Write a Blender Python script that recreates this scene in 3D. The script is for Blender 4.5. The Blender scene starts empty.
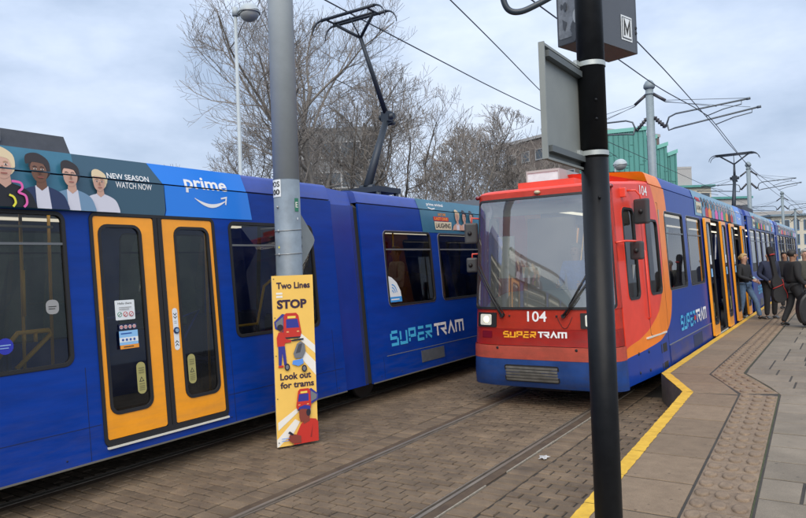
import bpy, bmesh, math, random
from math import radians as RAD, sin, cos, pi
from mathutils import Vector, Matrix, Euler
from mathutils.geometry import tessellate_polygon
random.seed(7)
SC = bpy.context.scene
COL = SC.collection

# ------------------------------------------------------------------ camera
ROLL, PITCH, YAW, CAMH = RAD(2.1), RAD(.63), RAD(33.3), 2.2
fw = Vector((-sin(YAW)*cos(PITCH), cos(YAW)*cos(PITCH), sin(PITCH)))
r0 = Vector((cos(YAW), sin(YAW), 0)); u0 = r0.cross(fw)
rt = r0*cos(ROLL) - u0*sin(ROLL); up = r0*sin(ROLL) + u0*cos(ROLL)
cd = bpy.data.cameras.new('camera'); cam = bpy.data.objects.new('camera', cd); COL.objects.link(cam)
M = Matrix.Identity(4)
for i in range(3):
    M[i][0], M[i][1], M[i][2] = rt[i], up[i], -fw[i]
M[2][3] = CAMH
cam.matrix_world = M
cd.sensor_width = 36; cd.lens = 680/806*36; cd.clip_start = .05; cd.clip_end = 3000
SC.camera = cam

# ------------------------------------------------------------------ world (overcast daylight) and sun
SUN_EL, SUN_AZ = RAD(42), RAD(150)           # azimuth measured from +Y towards +X
w = bpy.data.worlds.new('World'); SC.world = w; w.use_nodes = True
nt = w.node_tree; nt.nodes.clear(); N = nt.nodes.new; LK = nt.links.new
out = N('ShaderNodeOutputWorld')
sky = N('ShaderNodeTexSky'); sky.sky_type = 'NISHITA'; sky.sun_disc = False
sky.sun_elevation = SUN_EL; sky.sun_rotation = SUN_AZ
b1 = N('ShaderNodeBackground'); b1.inputs[1].default_value = .07; LK(sky.outputs[0], b1.inputs[0])
tc = N('ShaderNodeTexCoord'); mp = N('ShaderNodeMapping'); mp.inputs['Scale'].default_value = (1, 1, 2.3)
mp.inputs['Location'].default_value = (.35, .1, .2)
LK(tc.outputs['Generated'], mp.inputs[0])
n1 = N('ShaderNodeTexNoise'); n1.inputs['Scale'].default_value = 2.3; n1.inputs['Detail'].default_value = 6; n1.inputs['Roughness'].default_value = .56
LK(mp.outputs[0], n1.inputs[0])
cr = N('ShaderNodeValToRGB'); e = cr.color_ramp.elements
e[0].position = .37; e[0].color = (.36, .45, .60, 1)
e[1].position = .64; e[1].color = (.64, .72, .85, 1)
m_ = cr.color_ramp.elements.new(.5); m_.color = (.49, .58, .735, 1)
LK(n1.outputs[0], cr.inputs[0])
sx = N('ShaderNodeSeparateXYZ'); LK(tc.outputs['Generated'], sx.inputs[0])
mr = N('ShaderNodeMapRange'); mr.inputs[1].default_value = 0; mr.inputs[2].default_value = 1; mr.inputs[3].default_value = 1.0; mr.inputs[4].default_value = 1.7
LK(sx.outputs[2], mr.inputs[0])
b2 = N('ShaderNodeBackground'); LK(cr.outputs[0], b2.inputs[0]); LK(mr.outputs[0], b2.inputs[1])
mx = N('ShaderNodeMixShader'); mx.inputs[0].default_value = .88
LK(b1.outputs[0], mx.inputs[1]); LK(b2.outputs[0], mx.inputs[2]); LK(mx.outputs[0], out.inputs[0])
sd = bpy.data.lights.new('sun', 'SUN'); sd.energy = 2.6; sd.angle = RAD(55); sd.color = (1, .90, .76)
sun = bpy.data.objects.new('sun', sd); COL.objects.link(sun)
sdir = Vector((sin(SUN_AZ)*cos(SUN_EL), cos(SUN_AZ)*cos(SUN_EL), sin(SUN_EL)))
sun.rotation_euler = (-sdir).to_track_quat('-Z', 'Y').to_euler(); sun.location = sdir*60
SC.view_settings.view_transform = 'Standard'; SC.view_settings.look = 'None'
SC.view_settings.exposure = .27; SC.view_settings.gamma = 1

# ------------------------------------------------------------------ materials
MATS = {}
def mat(name, col, rough=.5, metal=0, var=0, scale=8, bump=0, bscale=60, spec=.5, coat=0, rand=0, speck=0, dirt=None, col2=None, emit=None, stretch=None, world=False):
    """procedural principled material: colour broken by two noises, optional relief, per-object and per-island variation"""
    if name in MATS: return MATS[name]
    m = bpy.data.materials.new(name); m.use_nodes = True; MATS[name] = m
    t = m.node_tree; n = t.nodes.new; l = t.links.new
    p = t.nodes['Principled BSDF']
    p.inputs['Roughness'].default_value = rough; p.inputs['Metallic'].default_value = metal
    p.inputs['Specular IOR Level'].default_value = spec; p.inputs['Coat Weight'].default_value = coat; p.inputs['Coat Roughness'].default_value = .12
    c4 = (*col, 1); p.inputs['Base Color'].default_value = c4
    tcn = n('ShaderNodeTexCoord'); src = tcn.outputs['Object']
    if world: src = n('ShaderNodeNewGeometry').outputs['Position']
    if stretch:
        mpn = n('ShaderNodeMapping'); mpn.inputs['Scale'].default_value = stretch; l(src, mpn.inputs[0]); src = mpn.outputs[0]
    csock = None
    if var:
        a = n('ShaderNodeTexNoise'); a.inputs['Scale'].default_value = scale; a.inputs['Detail'].default_value = 7; a.inputs['Roughness'].default_value = .65; l(src, a.inputs[0])
        r = n('ShaderNodeMapRange'); r.inputs[1].default_value = .3; r.inputs[2].default_value = .7; l(a.outputs[0], r.inputs[0])
        mxn = n('ShaderNodeMix'); mxn.data_type = 'RGBA'; l(r.outputs[0], mxn.inputs[0])
        c2 = col2 if col2 else tuple(min(1, c*(1+var)) for c in col)
        c1 = col if col2 else tuple(c*(1-var) for c in col)
        mxn.inputs[6].default_value = (*c1, 1); mxn.inputs[7].default_value = (*c2, 1); csock = mxn.outputs[2]
        rr_ = n('ShaderNodeMapRange'); rr_.inputs[3].default_value = max(.03, rough-.1); rr_.inputs[4].default_value = min(1, rough+.12); l(a.outputs[0], rr_.inputs[0]); l(rr_.outputs[0], p.inputs['Roughness'])
    if rand:
        oi = n('ShaderNodeObjectInfo'); ge = n('ShaderNodeNewGeometry')
        ad = n('ShaderNodeMath'); ad.operation = 'ADD'; l(oi.outputs['Random'], ad.inputs[0]); l(ge.outputs['Random Per Island'], ad.inputs[1])
        fr = n('ShaderNodeMath'); fr.operation = 'FRACT'; l(ad.outputs[0], fr.inputs[0])
        r2 = n('ShaderNodeMapRange'); r2.inputs[3].default_value = 1-rand; r2.inputs[4].default_value = 1+rand; l(fr.outputs[0], r2.inputs[0])
        hs = n('ShaderNodeHueSaturation'); l(r2.outputs[0], hs.inputs['Value'])
        if csock: l(csock, hs.inputs['Color'])
        else: hs.inputs['Color'].default_value = c4
        csock = hs.outputs[0]
    if speck:
        vo = n('ShaderNodeTexVoronoi'); vo.inputs['Scale'].default_value = speck; l(src, vo.inputs[0])
        vm = n('ShaderNodeMapRange'); vm.inputs[1].default_value = .07; vm.inputs[2].default_value = .13; vm.inputs[3].default_value = .55; vm.inputs[4].default_value = 1; l(vo.outputs['Distance'], vm.inputs[0])
        wn = n('ShaderNodeTexNoise'); wn.inputs['Scale'].default_value = 220; wn.inputs['Detail'].default_value = 2; l(src, wn.inputs[0])
        wm = n('ShaderNodeMapRange'); wm.inputs[1].default_value = .3; wm.inputs[2].default_value = .7; wm.inputs[3].default_value = .8; wm.inputs[4].default_value = 1.2; l(wn.outputs[0], wm.inputs[0])
        mu = n('ShaderNodeMath'); mu.operation = 'MULTIPLY'; l(vm.outputs[0], mu.inputs[0]); l(wm.outputs[0], mu.inputs[1])
        hs2 = n('ShaderNodeHueSaturation'); l(mu.outputs[0], hs2.inputs['Value'])
        if csock: l(csock, hs2.inputs['Color'])
        else: hs2.inputs['Color'].default_value = c4
        csock = hs2.outputs[0]
    if dirt:                                   # dried road spray: horizontal scuffs, thicker low on the body
        dz0, dz1, amt = dirt
        sp = n('ShaderNodeSeparateXYZ'); l(tcn.outputs['Object'], sp.inputs[0])
        zr_ = n('ShaderNodeMapRange'); zr_.inputs[1].default_value = dz0; zr_.inputs[2].default_value = dz1; zr_.inputs[3].default_value = 1; zr_.inputs[4].default_value = .16; l(sp.outputs[2], zr_.inputs[0])
        dm = n('ShaderNodeMapping'); dm.inputs['Scale'].default_value = (1, .55, 4.5); l(tcn.outputs['Object'], dm.inputs[0])
        dn = n('ShaderNodeTexNoise'); dn.inputs['Scale'].default_value = 3.1; dn.inputs['Detail'].default_value = 9; dn.inputs['Roughness'].default_value = .7; l(dm.outputs[0], dn.inputs[0])
        dr = n('ShaderNodeMapRange'); dr.inputs[1].default_value = .42; dr.inputs[2].default_value = .75; dr.inputs[4].default_value = amt; l(dn.outputs[0], dr.inputs[0])
        dmu = n('ShaderNodeMath'); dmu.operation = 'MULTIPLY'; l(zr_.outputs[0], dmu.inputs[0]); l(dr.outputs[0], dmu.inputs[1])
        dx = n('ShaderNodeMix'); dx.data_type = 'RGBA'; l(dmu.outputs[0], dx.inputs[0]); dx.inputs[7].default_value = (.13, .11, .09, 1)
        if csock: l(csock, dx.inputs[6])
        else: dx.inputs[6].default_value = c4
        csock = dx.outputs[2]
    if csock: l(csock, p.inputs['Base Color'])
    if bump:
        b = n('ShaderNodeTexNoise'); b.inputs['Scale'].default_value = bscale; b.inputs['Detail'].default_value = 5; l(src, b.inputs[0])
        bn = n('ShaderNodeBump'); bn.inputs['Strength'].default_value = bump; bn.inputs['Distance'].default_value = .01; l(b.outputs[0], bn.inputs['Height']); l(bn.outputs[0], p.inputs['Normal'])
    if emit:
        p.inputs['Emission Color'].default_value = (*emit[0], 1); p.inputs['Emission Strength'].default_value = emit[1]
    return m

def glass(name, tint, gloss=.05, rough=.02, refl=1.0, film=.0, filmc=(.3, .29, .27)):
    m = bpy.data.materials.new(name); m.use_nodes = True; t = m.node_tree; t.nodes.clear(); n = t.nodes.new; l = t.links.new
    o = n('ShaderNodeOutputMaterial'); tr = n('ShaderNodeBsdfTransparent'); tr.inputs[0].default_value = (*tint, 1)
    gl = n('ShaderNodeBsdfGlossy'); gl.inputs['Roughness'].default_value = rough
    fr = n('ShaderNodeFresnel'); fr.inputs[0].default_value = 1.5
    ad = n('ShaderNodeMath'); ad.operation = 'MULTIPLY_ADD'; ad.inputs[1].default_value = refl; ad.inputs[2].default_value = gloss; ad.use_clamp = True; l(fr.outputs[0], ad.inputs[0])
    mxs = n('ShaderNodeMixShader'); l(ad.outputs[0], mxs.inputs[0]); l(tr.outputs[0], mxs.inputs[1]); l(gl.outputs[0], mxs.inputs[2])
    df = n('ShaderNodeBsdfDiffuse'); df.inputs[0].default_value = (*filmc, 1)
    nz = n('ShaderNodeTexNoise'); nz.inputs['Scale'].default_value = 3; nz.inputs['Detail'].default_value = 5
    tcn = n('ShaderNodeTexCoord'); l(tcn.outputs['Object'], nz.inputs[0])
    mr_ = n('ShaderNodeMapRange'); mr_.inputs[1].default_value = .45; mr_.inputs[2].default_value = .8; mr_.inputs[3].default_value = film; mr_.inputs[4].default_value = film+.04; l(nz.outputs[0], mr_.inputs[0])
    mx2 = n('ShaderNodeMixShader'); l(mr_.outputs[0], mx2.inputs[0]); l(mxs.outputs[0], mx2.inputs[1]); l(df.outputs[0], mx2.inputs[2]); l(mx2.outputs[0], o.inputs[0])
    return m

def livery(name, b1pts, b2pts, colA, colB, colC):
    """paint scheme: colour A, B and C meet along two curves y(z) on the body side"""
    m = bpy.data.materials.new(name); m.use_nodes = True; t = m.node_tree; n = t.nodes.new; l = t.links.new
    p = t.nodes['Principled BSDF']; p.inputs['Roughness'].default_value = .38; p.inputs['Specular IOR Level'].default_value = .25; p.inputs['Coat Weight'].default_value = .06; p.inputs['Coat Roughness'].default_value = .1
    tcn = n('ShaderNodeTexCoord'); s = n('ShaderNodeSeparateXYZ'); l(tcn.outputs['Object'], s.inputs[0])
    zr = n('ShaderNodeMapRange'); zr.inputs[1].default_value = .3; zr.inputs[2].default_value = 3.7; l(s.outputs[2], zr.inputs[0])
    yr = n('ShaderNodeMapRange'); yr.inputs[1].default_value = 9; yr.inputs[2].default_value = 14; yr.clamp = False; l(s.outputs[1], yr.inputs[0])
    masks = []
    for pts in (b1pts, b2pts):
        fc = n('ShaderNodeFloatCurve'); c = fc.mapping.curves[0]
        pp = [((z-.3)/3.4, (y-9)/5) for z, y in pts]
        c.points[0].location = pp[0]; c.points[1].location = pp[-1]
        for q in pp[1:-1]: c.points.new(*q)
        fc.mapping.update(); l(zr.outputs[0], fc.inputs['Value'])
        g = n('ShaderNodeMath'); g.operation = 'GREATER_THAN'; l(yr.outputs[0], g.inputs[0]); l(fc.outputs[0], g.inputs[1]); masks.append(g)
    a = n('ShaderNodeMix'); a.data_type = 'RGBA'; a.inputs[6].default_value = (*colA, 1); a.inputs[7].default_value = (*colB, 1); l(masks[0].outputs[0], a.inputs[0])
    b = n('ShaderNodeMix'); b.data_type = 'RGBA'; l(a.outputs[2], b.inputs[6]); b.inputs[7].default_value = (*colC, 1); l(masks[1].outputs[0], b.inputs[0])
    nz = n('ShaderNodeTexNoise'); nz.inputs['Scale'].default_value = 5; nz.inputs['Detail'].default_value = 6; l(tcn.outputs['Object'], nz.inputs[0])
    rr_ = n('ShaderNodeMapRange'); rr_.inputs[3].default_value = .82; rr_.inputs[4].default_value = 1.1; l(nz.outputs[0], rr_.inputs[0])
    hs = n('ShaderNodeHueSaturation'); l(b.outputs[2], hs.inputs['Color']); l(rr_.outputs[0], hs.inputs['Value']); l(hs.outputs[0], p.inputs['Base Color'])
    return m

BLUE = mat('tram_blue_paint', (.001, .036, .27), .36, var=.16, scale=3, coat=.08, spec=.22, dirt=(.35, 1.3, .22), stretch=(1, .5, 2.5))
NAVY = mat('tram_navy_paint', (.006, .035, .23), .38, var=.2, scale=3, coat=.06, spec=.25, dirt=(.35, 1.5, .4))
ROOFB = mat('tram_blue_sky_sheen', (.045, .085, .36), .4, var=.12, scale=3, coat=.05, spec=.3, dirt=(3.3, 3.7, .25))  # tram blue lightened: sky reflection put into the colour of fairings and roof
YEL = mat('door_orange_paint', (.90, .34, .012), .35, var=.06, scale=4, coat=.2, dirt=(.5, 1.1, .3))
RUB = mat('black_rubber', (.012, .012, .014), .6)
DARK = mat('dark_underframe', (.015, .014, .013), .8, var=.3)
GREYP = mat('interior_grey', (.30, .30, .30), .6, var=.1)
FLOORM = mat('interior_floor', (.04, .04, .045), .7)
SEATM = mat('seat_moquette', (.01, .025, .11), .9, var=.4, scale=60)
HANDM = mat('yellow_handrail', (.90, .50, .02), .35)
BLUEH = mat('blue_handrail', (.01, .05, .42), .35)
ALU = mat('aluminium_trim', (.55, .55, .55), .35, metal=.7)
WHITE = mat('white_print', (.80, .80, .80), .5)
RED = mat('tram_red_paint', (.74, .062, .032), .33, var=.1, scale=4, coat=.3, dirt=(.9, 2.0, .25))
DRED = mat('tram_dark_red', (.56, .030, .02), .35, var=.14, scale=4, coat=.25, dirt=(.9, 1.6, .4))
SALM = mat('faded_red_bumper', (.76, .15, .10), .45, var=.12, scale=5, dirt=(.6, 1.2, .4))
BBLUE = mat('bumper_blue', (.035, .115, .42), .45, var=.2, scale=4, dirt=(.3, .9, .5))
GLS = glass('tinted_window_glass', (.50, .52, .53), .012)
GLW = glass('windscreen_glass', (.80, .86, .83), .30, .025, film=.06, filmc=(.50, .54, .53))
LIVERY = livery('cab_livery',
    [(.3, 9.6), (.86, 9.75), (.99, 10.45), (1.14, 11.0), (1.5, 11.62), (2.0, 11.9), (2.6, 11.95), (3.05, 11.8), (3.4, 11.55), (3.7, 11.2)],
    [(.3, 9.3), (.72, 9.5), (.8, 10.6), (.9, 11.55), (1.08, 12.1), (1.45, 12.4), (2.2, 12.55), (3.0, 12.6), (3.4, 12.5), (3.7, 12.3)],
    (.74, .055, .03), (.86, .22, .012), (.003, .042, .29))

# ------------------------------------------------------------------ object helpers
def setp(o, label=None, cat=None, group=None, kind=None):
    if label: o['label'] = label
    if cat: o['category'] = cat
    if group: o['group'] = group
    if kind: o['kind'] = kind
    return o
def link(name, data, parent=None):
    o = bpy.data.objects.new(name, data); COL.objects.link(o)
    if parent:
        o.parent = parent; o.matrix_parent_inverse = Matrix.Translation(base_of(parent)).inverted()
    return o
def base_of(p):
    v = Vector(p.location)
    return v
def thing(name, label, cat, loc=(0, 0, 0), group=None):
    o = bpy.data.objects.new(name, None); COL.objects.link(o); o.location = loc; o.empty_display_size = .2
    return setp(o, label, cat, group)
def fin(name, bm, m, parent=None, smooth=False, bev=0):
    if bev:
        bmesh.ops.bevel(bm, geom=[e for e in bm.edges if len(e.link_faces) == 2 and e.calc_face_angle(0) > .5], offset=bev, segments=2, affect='EDGES', profile=.6)
    me = bpy.data.meshes.new(name); bm.to_mesh(me); bm.free()
    for q in (m if isinstance(m, (list, tuple)) else [m]): me.materials.append(q)
    if smooth:
        for f in me.polygons: f.use_smooth = True
        if smooth is not True: me.set_sharp_from_angle(angle=smooth)
    # a sub-part's parent mesh sits at the root with an inverse already applied, so its own location is zero
    return link(name, me, parent)
def box(bm, x0, x1, y0, y1, z0, z1, mi=0, mtx=None):
    vs = [bm.verts.new((x, y, z)) for x in (x0, x1) for y in (y0, y1) for z in (z0, z1)]
    fs = []
    for q in ((0, 1, 3, 2), (4, 6, 7, 5), (0, 4, 5, 1), (2, 3, 7, 6), (0, 2, 6, 4), (1, 5, 7, 3)):
        f = bm.faces.new([vs[i] for i in q]); f.material_index = mi; fs.append(f)
    if mtx: bmesh.ops.transform(bm, matrix=mtx, verts=vs)
    return vs
def tube(bm, pts, r, seg=8, cap=True, mi=0):
    """a tube along points; r is a number or a list of radii"""
    pts = [Vector(p) for p in pts]; n = len(pts); rs = r if isinstance(r, (list, tuple)) else [r]*n
    rings = []; side = None
    for i, p in enumerate(pts):
        d = (pts[min(i+1, n-1)] - pts[max(i-1, 0)]).normalized()
        if side is None:
            a = Vector((0, 0, 1)) if abs(d.z) < .9 else Vector((1, 0, 0)); side = d.cross(a).normalized()
        else:
            side = (side - d*side.dot(d)).normalized()
        o = d.cross(side)
        rings.append([bm.verts.new(p + (side*cos(2*pi*k/seg) + o*sin(2*pi*k/seg))*rs[i]) for k in range(seg)])
    for a, b in zip(rings, rings[1:]):
        for k in range(seg):
            f = bm.faces.new((a[k], a[(k+1) % seg], b[(k+1) % seg], b[k])); f.material_index = mi; f.smooth = True
    if cap:
        f = bm.faces.new(rings[0][::-1]); f.material_index = mi
        f = bm.faces.new(rings[-1]); f.material_index = mi
    return rings
def ball(bm, c, r, u=12, v=8, mtx=None):
    r = (r, r, r) if not isinstance(r, (tuple, list)) else r
    mm = Matrix.Translation(c) @ (mtx if mtx else Matrix.Identity(4)) @ Matrix.Diagonal((*r, 1))
    res = bmesh.ops.create_uvsphere(bm, u_segments=u, v_segments=v, radius=1, matrix=mm)
    for f in {f for q in res['verts'] for f in q.link_faces}: f.smooth = True
    return res['verts']
def rr(a0, a1, b0, b1, r, n=5):
    """rounded rectangle outline, counter-clockwise"""
    if r <= 0: return [(a0, b0), (a1, b0), (a1, b1), (a0, b1)]
    o = []
    for cx, cy, s in ((a1-r, b0+r, -90), (a1-r, b1-r, 0), (a0+r, b1-r, 90), (a0+r, b0+r, 180)):
        for k in range(n+1):
            t = RAD(s + 90*k/n); o.append((cx + r*cos(t), cy + r*sin(t)))
    return o
def ell(cx, cy, rx, ry, n=20, a0=0, a1=360):
    full = abs(a1-a0) >= 360
    return [(cx + rx*cos(RAD(a0+(a1-a0)*k/(n if full else n-1))), cy + ry*sin(RAD(a0+(a1-a0)*k/(n if full else n-1)))) for k in range(n)]
def flat_fill(bm, outer, holes=()):
    ed = []
    for loop in [outer, *holes]:
        vs = [bm.verts.new((x, y, 0)) for x, y in loop]
        ed += [bm.edges.new((vs[i], vs[(i+1) % len(vs)])) for i in range(len(vs))]
    bmesh.ops.triangle_fill(bm, use_beauty=True, use_dissolve=False, edges=ed, normal=(0, 0, 1))
def cutv(bm, axis, vals):
    for v in vals:
        no = Vector((0, 0, 0)); no[axis] = 1; co = no*v
        bmesh.ops.bisect_plane(bm, geom=bm.verts[:]+bm.edges[:]+bm.faces[:], plane_co=co, plane_no=no)
def thick_line(pts, w, closed=False):
    """polygon around a polyline with mitred joints"""
    P = [Vector(p) for p in pts]; L = []; R_ = []
    for i, p in enumerate(P):
        a = (p - P[i-1]).normalized() if i > 0 else None
        b = (P[i+1] - p).normalized() if i < len(P)-1 else None
        d = (a + b).normalized() if a and b else (a or b)
        nrm = Vector((-d.y, d.x)); ref = a or b; rn = Vector((-ref.y, ref.x))
        k = w/2/max(.35, nrm.dot(rn))
        L.append(tuple(p + nrm*k)); R_.append(tuple(p - nrm*k))
    return R_ + L[::-1]

_TXT = {}
def text_faces(s, bold=0, shear=0, spacing=1):
    """unit-height flat text as (verts, faces, width); built with the built-in font"""
    key = (s, bold, shear, spacing)
    if key in _TXT: return _TXT[key]
    c = bpy.data.curves.new('t', 'FONT'); c.body = s; c.offset = bold; c.shear = shear; c.space_character = spacing; c.resolution_u = 3
    o = bpy.data.objects.new('t', c); COL.objects.link(o)
    bpy.context.view_layer.update()
    me = bpy.data.meshes.new_from_object(o.evaluated_get(bpy.context.evaluated_depsgraph_get()))
    vs = [tuple(v.co)[:2] for v in me.vertices]; fs = [tuple(p.vertices) for p in me.polygons]
    bpy.data.objects.remove(o); bpy.data.curves.remove(c); bpy.data.meshes.remove(me)
    x0 = min(v[0] for v in vs); x1 = max(v[0] for v in vs); y0 = min(v[1] for v in vs); y1 = max(v[1] for v in vs)
    vs = [(v[0]-x0, v[1]-y0) for v in vs]
    _TXT[key] = (vs, fs, x1-x0, y1-y0); return _TXT[key]

def smooth(pts, k=4):
    """closed Catmull-Rom pass over an outline"""
    n = len(pts); o = []
    for i in range(n):
        a, b, c, d = (Vector(pts[(i+j) % n]) for j in (-1, 0, 1, 2))
        for t in [q/k for q in range(k)]: o.append(tuple(.5*((2*b)+(c-a)*t+(2*a-5*b+4*c-d)*t*t+(3*b-a-3*c+d)*t**3)))
    return o
def smooth_open(pts, k=6):
    P_ = [Vector(p) for p in pts]; o = []
    for i in range(len(P_)-1):
        a, b, c, d = P_[max(0, i-1)], P_[i], P_[i+1], P_[min(len(P_)-1, i+2)]
        for t in [q/k for q in range(k)]: o.append(.5*((2*b)+(c-a)*t+(2*a-5*b+4*c-d)*t*t+(3*b-a-3*c+d)*t**3))
    return o+[P_[-1]]
class Sheet:
    """flat print laid on a surface: polygons and text in surface coordinates (a, b), mapped by f(a, b, off)"""
    def __init__(s, f, off=.004, step=.0012):
        s.f = f; s.off = off; s.step = step; s.n = 0; s.bm = bmesh.new(); s.mats = []; s.cuts = ([], [])
    def mi(s, m):
        if m not in s.mats: s.mats.append(m)
        return s.mats.index(m)
    def _add(s, b, m, off):
        for ax in (0, 1): cutv(b, ax, s.cuts[ax])
        if len(s.cuts[1]) == 2:
            lo, hi = s.cuts[1]; bmesh.ops.delete(b, geom=[f for f in b.faces if lo-1e-4 < f.calc_center_median().y < hi+1e-4], context='FACES')
        i = s.mi(m); mp_ = {}
        for v in b.verts: mp_[v] = s.bm.verts.new(s.f(v.co.x, v.co.y, off))
        for f in b.faces:
            try: q = s.bm.faces.new([mp_[v] for v in f.verts]); q.material_index = i
            except ValueError: pass
        b.free()
    def poly(s, pts, m, lift=None, holes=()):
        off = s.off + s.step*(s.n if lift is None else lift); s.n += 1
        b = bmesh.new(); flat_fill(b, pts, holes); s._add(b, m, off); return s
    def text(s, t, a, b_, h, m, bold=.012, width=None, spacing=1, shear=0, flip=False, center=False):
        vs, fs, w_, h_ = text_faces(t, bold, shear, spacing)
        k = h/h_; kx = (width/w_) if width else k
        off = s.off + s.step*s.n; s.n += 1
        if center: a -= w_*kx/2
        b = bmesh.new(); V = [b.verts.new((a + x*kx, b_ + y*k, 0)) for x, y in vs]
        for f in fs:
            try: b.faces.new([V[i] for i in f])
            except ValueError: pass
        s._add(b, m, off); return s
    def done(s, name, parent=None, **kw):
        return fin(name, s.bm, s.mats, parent, **kw)

# ------------------------------------------------------------------ ground, track bed, platform
ground = setp(fin('ground', (lambda bm: (bmesh.ops.create_grid(bm, x_segments=8, y_segments=8, size=900), bmesh.ops.translate(bm, verts=bm.verts, vec=(0, 300, -.06)), bm)[2])(bmesh.new()),
    mat('ground_tarmac', (.06, .06, .06), .9, var=.25, scale=.6)), kind='structure')
bm = bmesh.new(); box(bm, -11.5, -1.75, -4, 60, -.05, -.013)
bed = setp(fin('track_bed', bm, mat('joint_sand', (.030, .024, .018), .95, var=.35, scale=14)), kind='structure')
BRICK = mat('brick_paver', (.092, .065, .043), .8, var=.4, scale=2.6, bump=.7, bscale=70, rand=.17, col2=(.185, .132, .083), world=True, speck=14)
MORT = mat('rusty_filler', (.052, .033, .021), .85, var=.35, scale=5, bump=.3, bscale=50, col2=(.105, .070, .042))
PALE = mat('pale_joint', (.28, .25, .20), .9, var=.3, scale=20)
RAILM = mat('rail_steel', (.20, .168, .135), .45, metal=.25, var=.35, scale=9, stretch=(6, .3, 1))
RUSTM = mat('rail_groove', (.03, .022, .016), .8, metal=.2, var=.3, scale=20)

def brick_mesh(lx, ly, seed):
    rnd = random.Random(seed); bm = bmesh.new(); c = .011; h = .024
    top = []; mid = []
    for sx_, sy_ in ((-1, -1), (1, -1), (1, 1), (-1, 1)):
        j = lambda a: rnd.uniform(-a, a)
        top.append(bm.verts.new((sx_*(lx/2-c)+j(.004), sy_*(ly/2-c)+j(.004), j(.0022))))
        mid.append(bm.verts.new((sx_*lx/2+j(.002), sy_*ly/2+j(.002), -.009)))
    low = [bm.verts.new((v.co.x, v.co.y, -h)) for v in mid]
    bm.faces.new(top)
    for a, b in ((top, mid), (mid, low)):
        for k in range(4): bm.faces.new((b[k], b[(k+1) % 4], a[(k+1) % 4], a[k]))
    me = bpy.data.meshes.new('brick'); bm.to_mesh(me); bm.free(); me.materials.append(BRICK); return me
FULL = [brick_mesh(.218, .118, i) for i in range(8)]; HEAD = [brick_mesh(.262, .15, 20+i) for i in range(6)]
spots = []
def brick_zone(x0, x1, y0, y1, head=False):
    if head:
        y = y0
        while y < y1: spots.append(((x0+x1)/2, y+.08, (x1-x0)/.274, True)); y += .162
        return
    n = max(1, round((x1-x0)/.235)); lx = (x1-x0)/n; y = y0; row = 0
    while y < y1:
        off = (row % 2)*.5
        for i in range(-1 if off else 0, n):
            a = max(x0, x0 + (i+off)*lx); b = min(x1, x0 + (i+off+1)*lx)
            if b-a > .05: spots.append(((a+b)/2, y+.066, (b-a)/.235, False))
        y += .133; row += 1
RL, RR = (-4.74, -4.70), (-3.255, -3.215)
brick_zone(-4.648, -3.308, 1.5, 24)                          # between the rails
brick_zone(-5.105, -4.845, 1.5, 24, True)                    # header strip left of the left rail
brick_zone(-3.09, -2.82, 1.5, 24, True)
brick_zone(-2.81, -1.76, 1.5, 11.0)
brick_zone(-6.86, -5.115, 1.5, 24)
brick_zone(-8.3, -7.13, 1.5, 14)
fx = 680*1024/806
def proj(x, y, z):
    d = Vector((x, y, z-CAMH)); q = d.dot(fw)
    return (403 + 680*d.dot(rt)/q, 259 - 680*d.dot(up)/q, q) if q > .1 else (0, 0, q)
vis = []
for s_ in spots:
    px, py, dq = proj(s_[0], s_[1], 0)
    seen = dq > .5 and 0 < px < 806 and 0 < py < 518 and s_[0] > -6.3 and not (585 < px < 622)
    if seen and s_[0] < -2.4 and s_[0] > -5.2 and s_[1] > 9.3: seen = False
    vis.append((dq if seen else 999, s_))
vis.sort(key=lambda t: t[0])
rb = random.Random(5); rest = bmesh.new()
for i, (dq, (x, y, k, hd)) in enumerate(vis):
    me = rb.choice(HEAD if hd else FULL)
    mtx = Matrix.Translation((x, y, rb.uniform(-.004, .003))) @ Euler((rb.uniform(-.012, .012), rb.uniform(-.012, .012), rb.uniform(-.012, .012)+(pi if rb.random() < .5 else 0))).to_matrix().to_4x4() @ Matrix.Diagonal((k*1.0, 1.0, 1, 1))
    if i < 300 and dq < 900:
        o = bpy.data.objects.new('brick', me); COL.objects.link(o); o.parent = bed; o.matrix_local = mtx
    else:
        nv = [rest.verts.new(mtx @ v.co) for v in me.vertices]
        for p in me.polygons: rest.faces.new([nv[j] for j in p.vertices])
setp(fin('brick_paving', rest, BRICK, bed), kind='stuff')
def strip(bm, x0, x1, y0, y1, z, mi=0, n=1):
    for i in range(n):
        ya = y0+(y1-y0)*i/n; yb = y0+(y1-y0)*(i+1)/n
        f = bm.faces.new([bm.verts.new(c) for c in ((x0, ya, z), (x1, ya, z), (x1, yb, z), (x0, yb, z))]); f.material_index = mi
bm = bmesh.new()
for a, b in ((-4.838, -4.742), (-3.213, -3.112), (-8.6, -8.503), (-6.98, -6.87)): box(bm, a, b, -3, 60, -.03, -.003)
fin('rail_filler', bm, MORT, bed)
bm = bmesh.new(); rj = random.Random(9); y = 0
while y < 24:
    L_ = rj.uniform(.3, 1.6)
    box(bm, -3.11+rj.uniform(-.003, .003), -3.094, y, y+L_, -.03, .001+rj.uniform(0, .002)); y += L_ + rj.choice((.01, .02, .5))
fin('pale_joint', bm, PALE, bed)
def rail(x0, x1, inner):
    """grooved rail: running head, groove, keeper; inner = +1 when the groove lies on the +x side"""
    bm = bmesh.new()
    box(bm, x0, x1, -3, 60, -.03, .004)
    g0, g1 = (x1, x1+.034) if inner > 0 else (x0-.034, x0)
    box(bm, g0, g1, -3, 60, -.034, -.026, 1)
    k0, k1 = (g1, g1+.015) if inner > 0 else (g0-.015, g0)
    box(bm, k0, k1, -3, 60, -.03, .002)
    fin('rail', bm, [RAILM, RUSTM], bed)
rail(*RL, 1); rail(*RR, -1); rail(-8.5, -8.43, 1); rail(-7.05, -6.98, -1)
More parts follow.
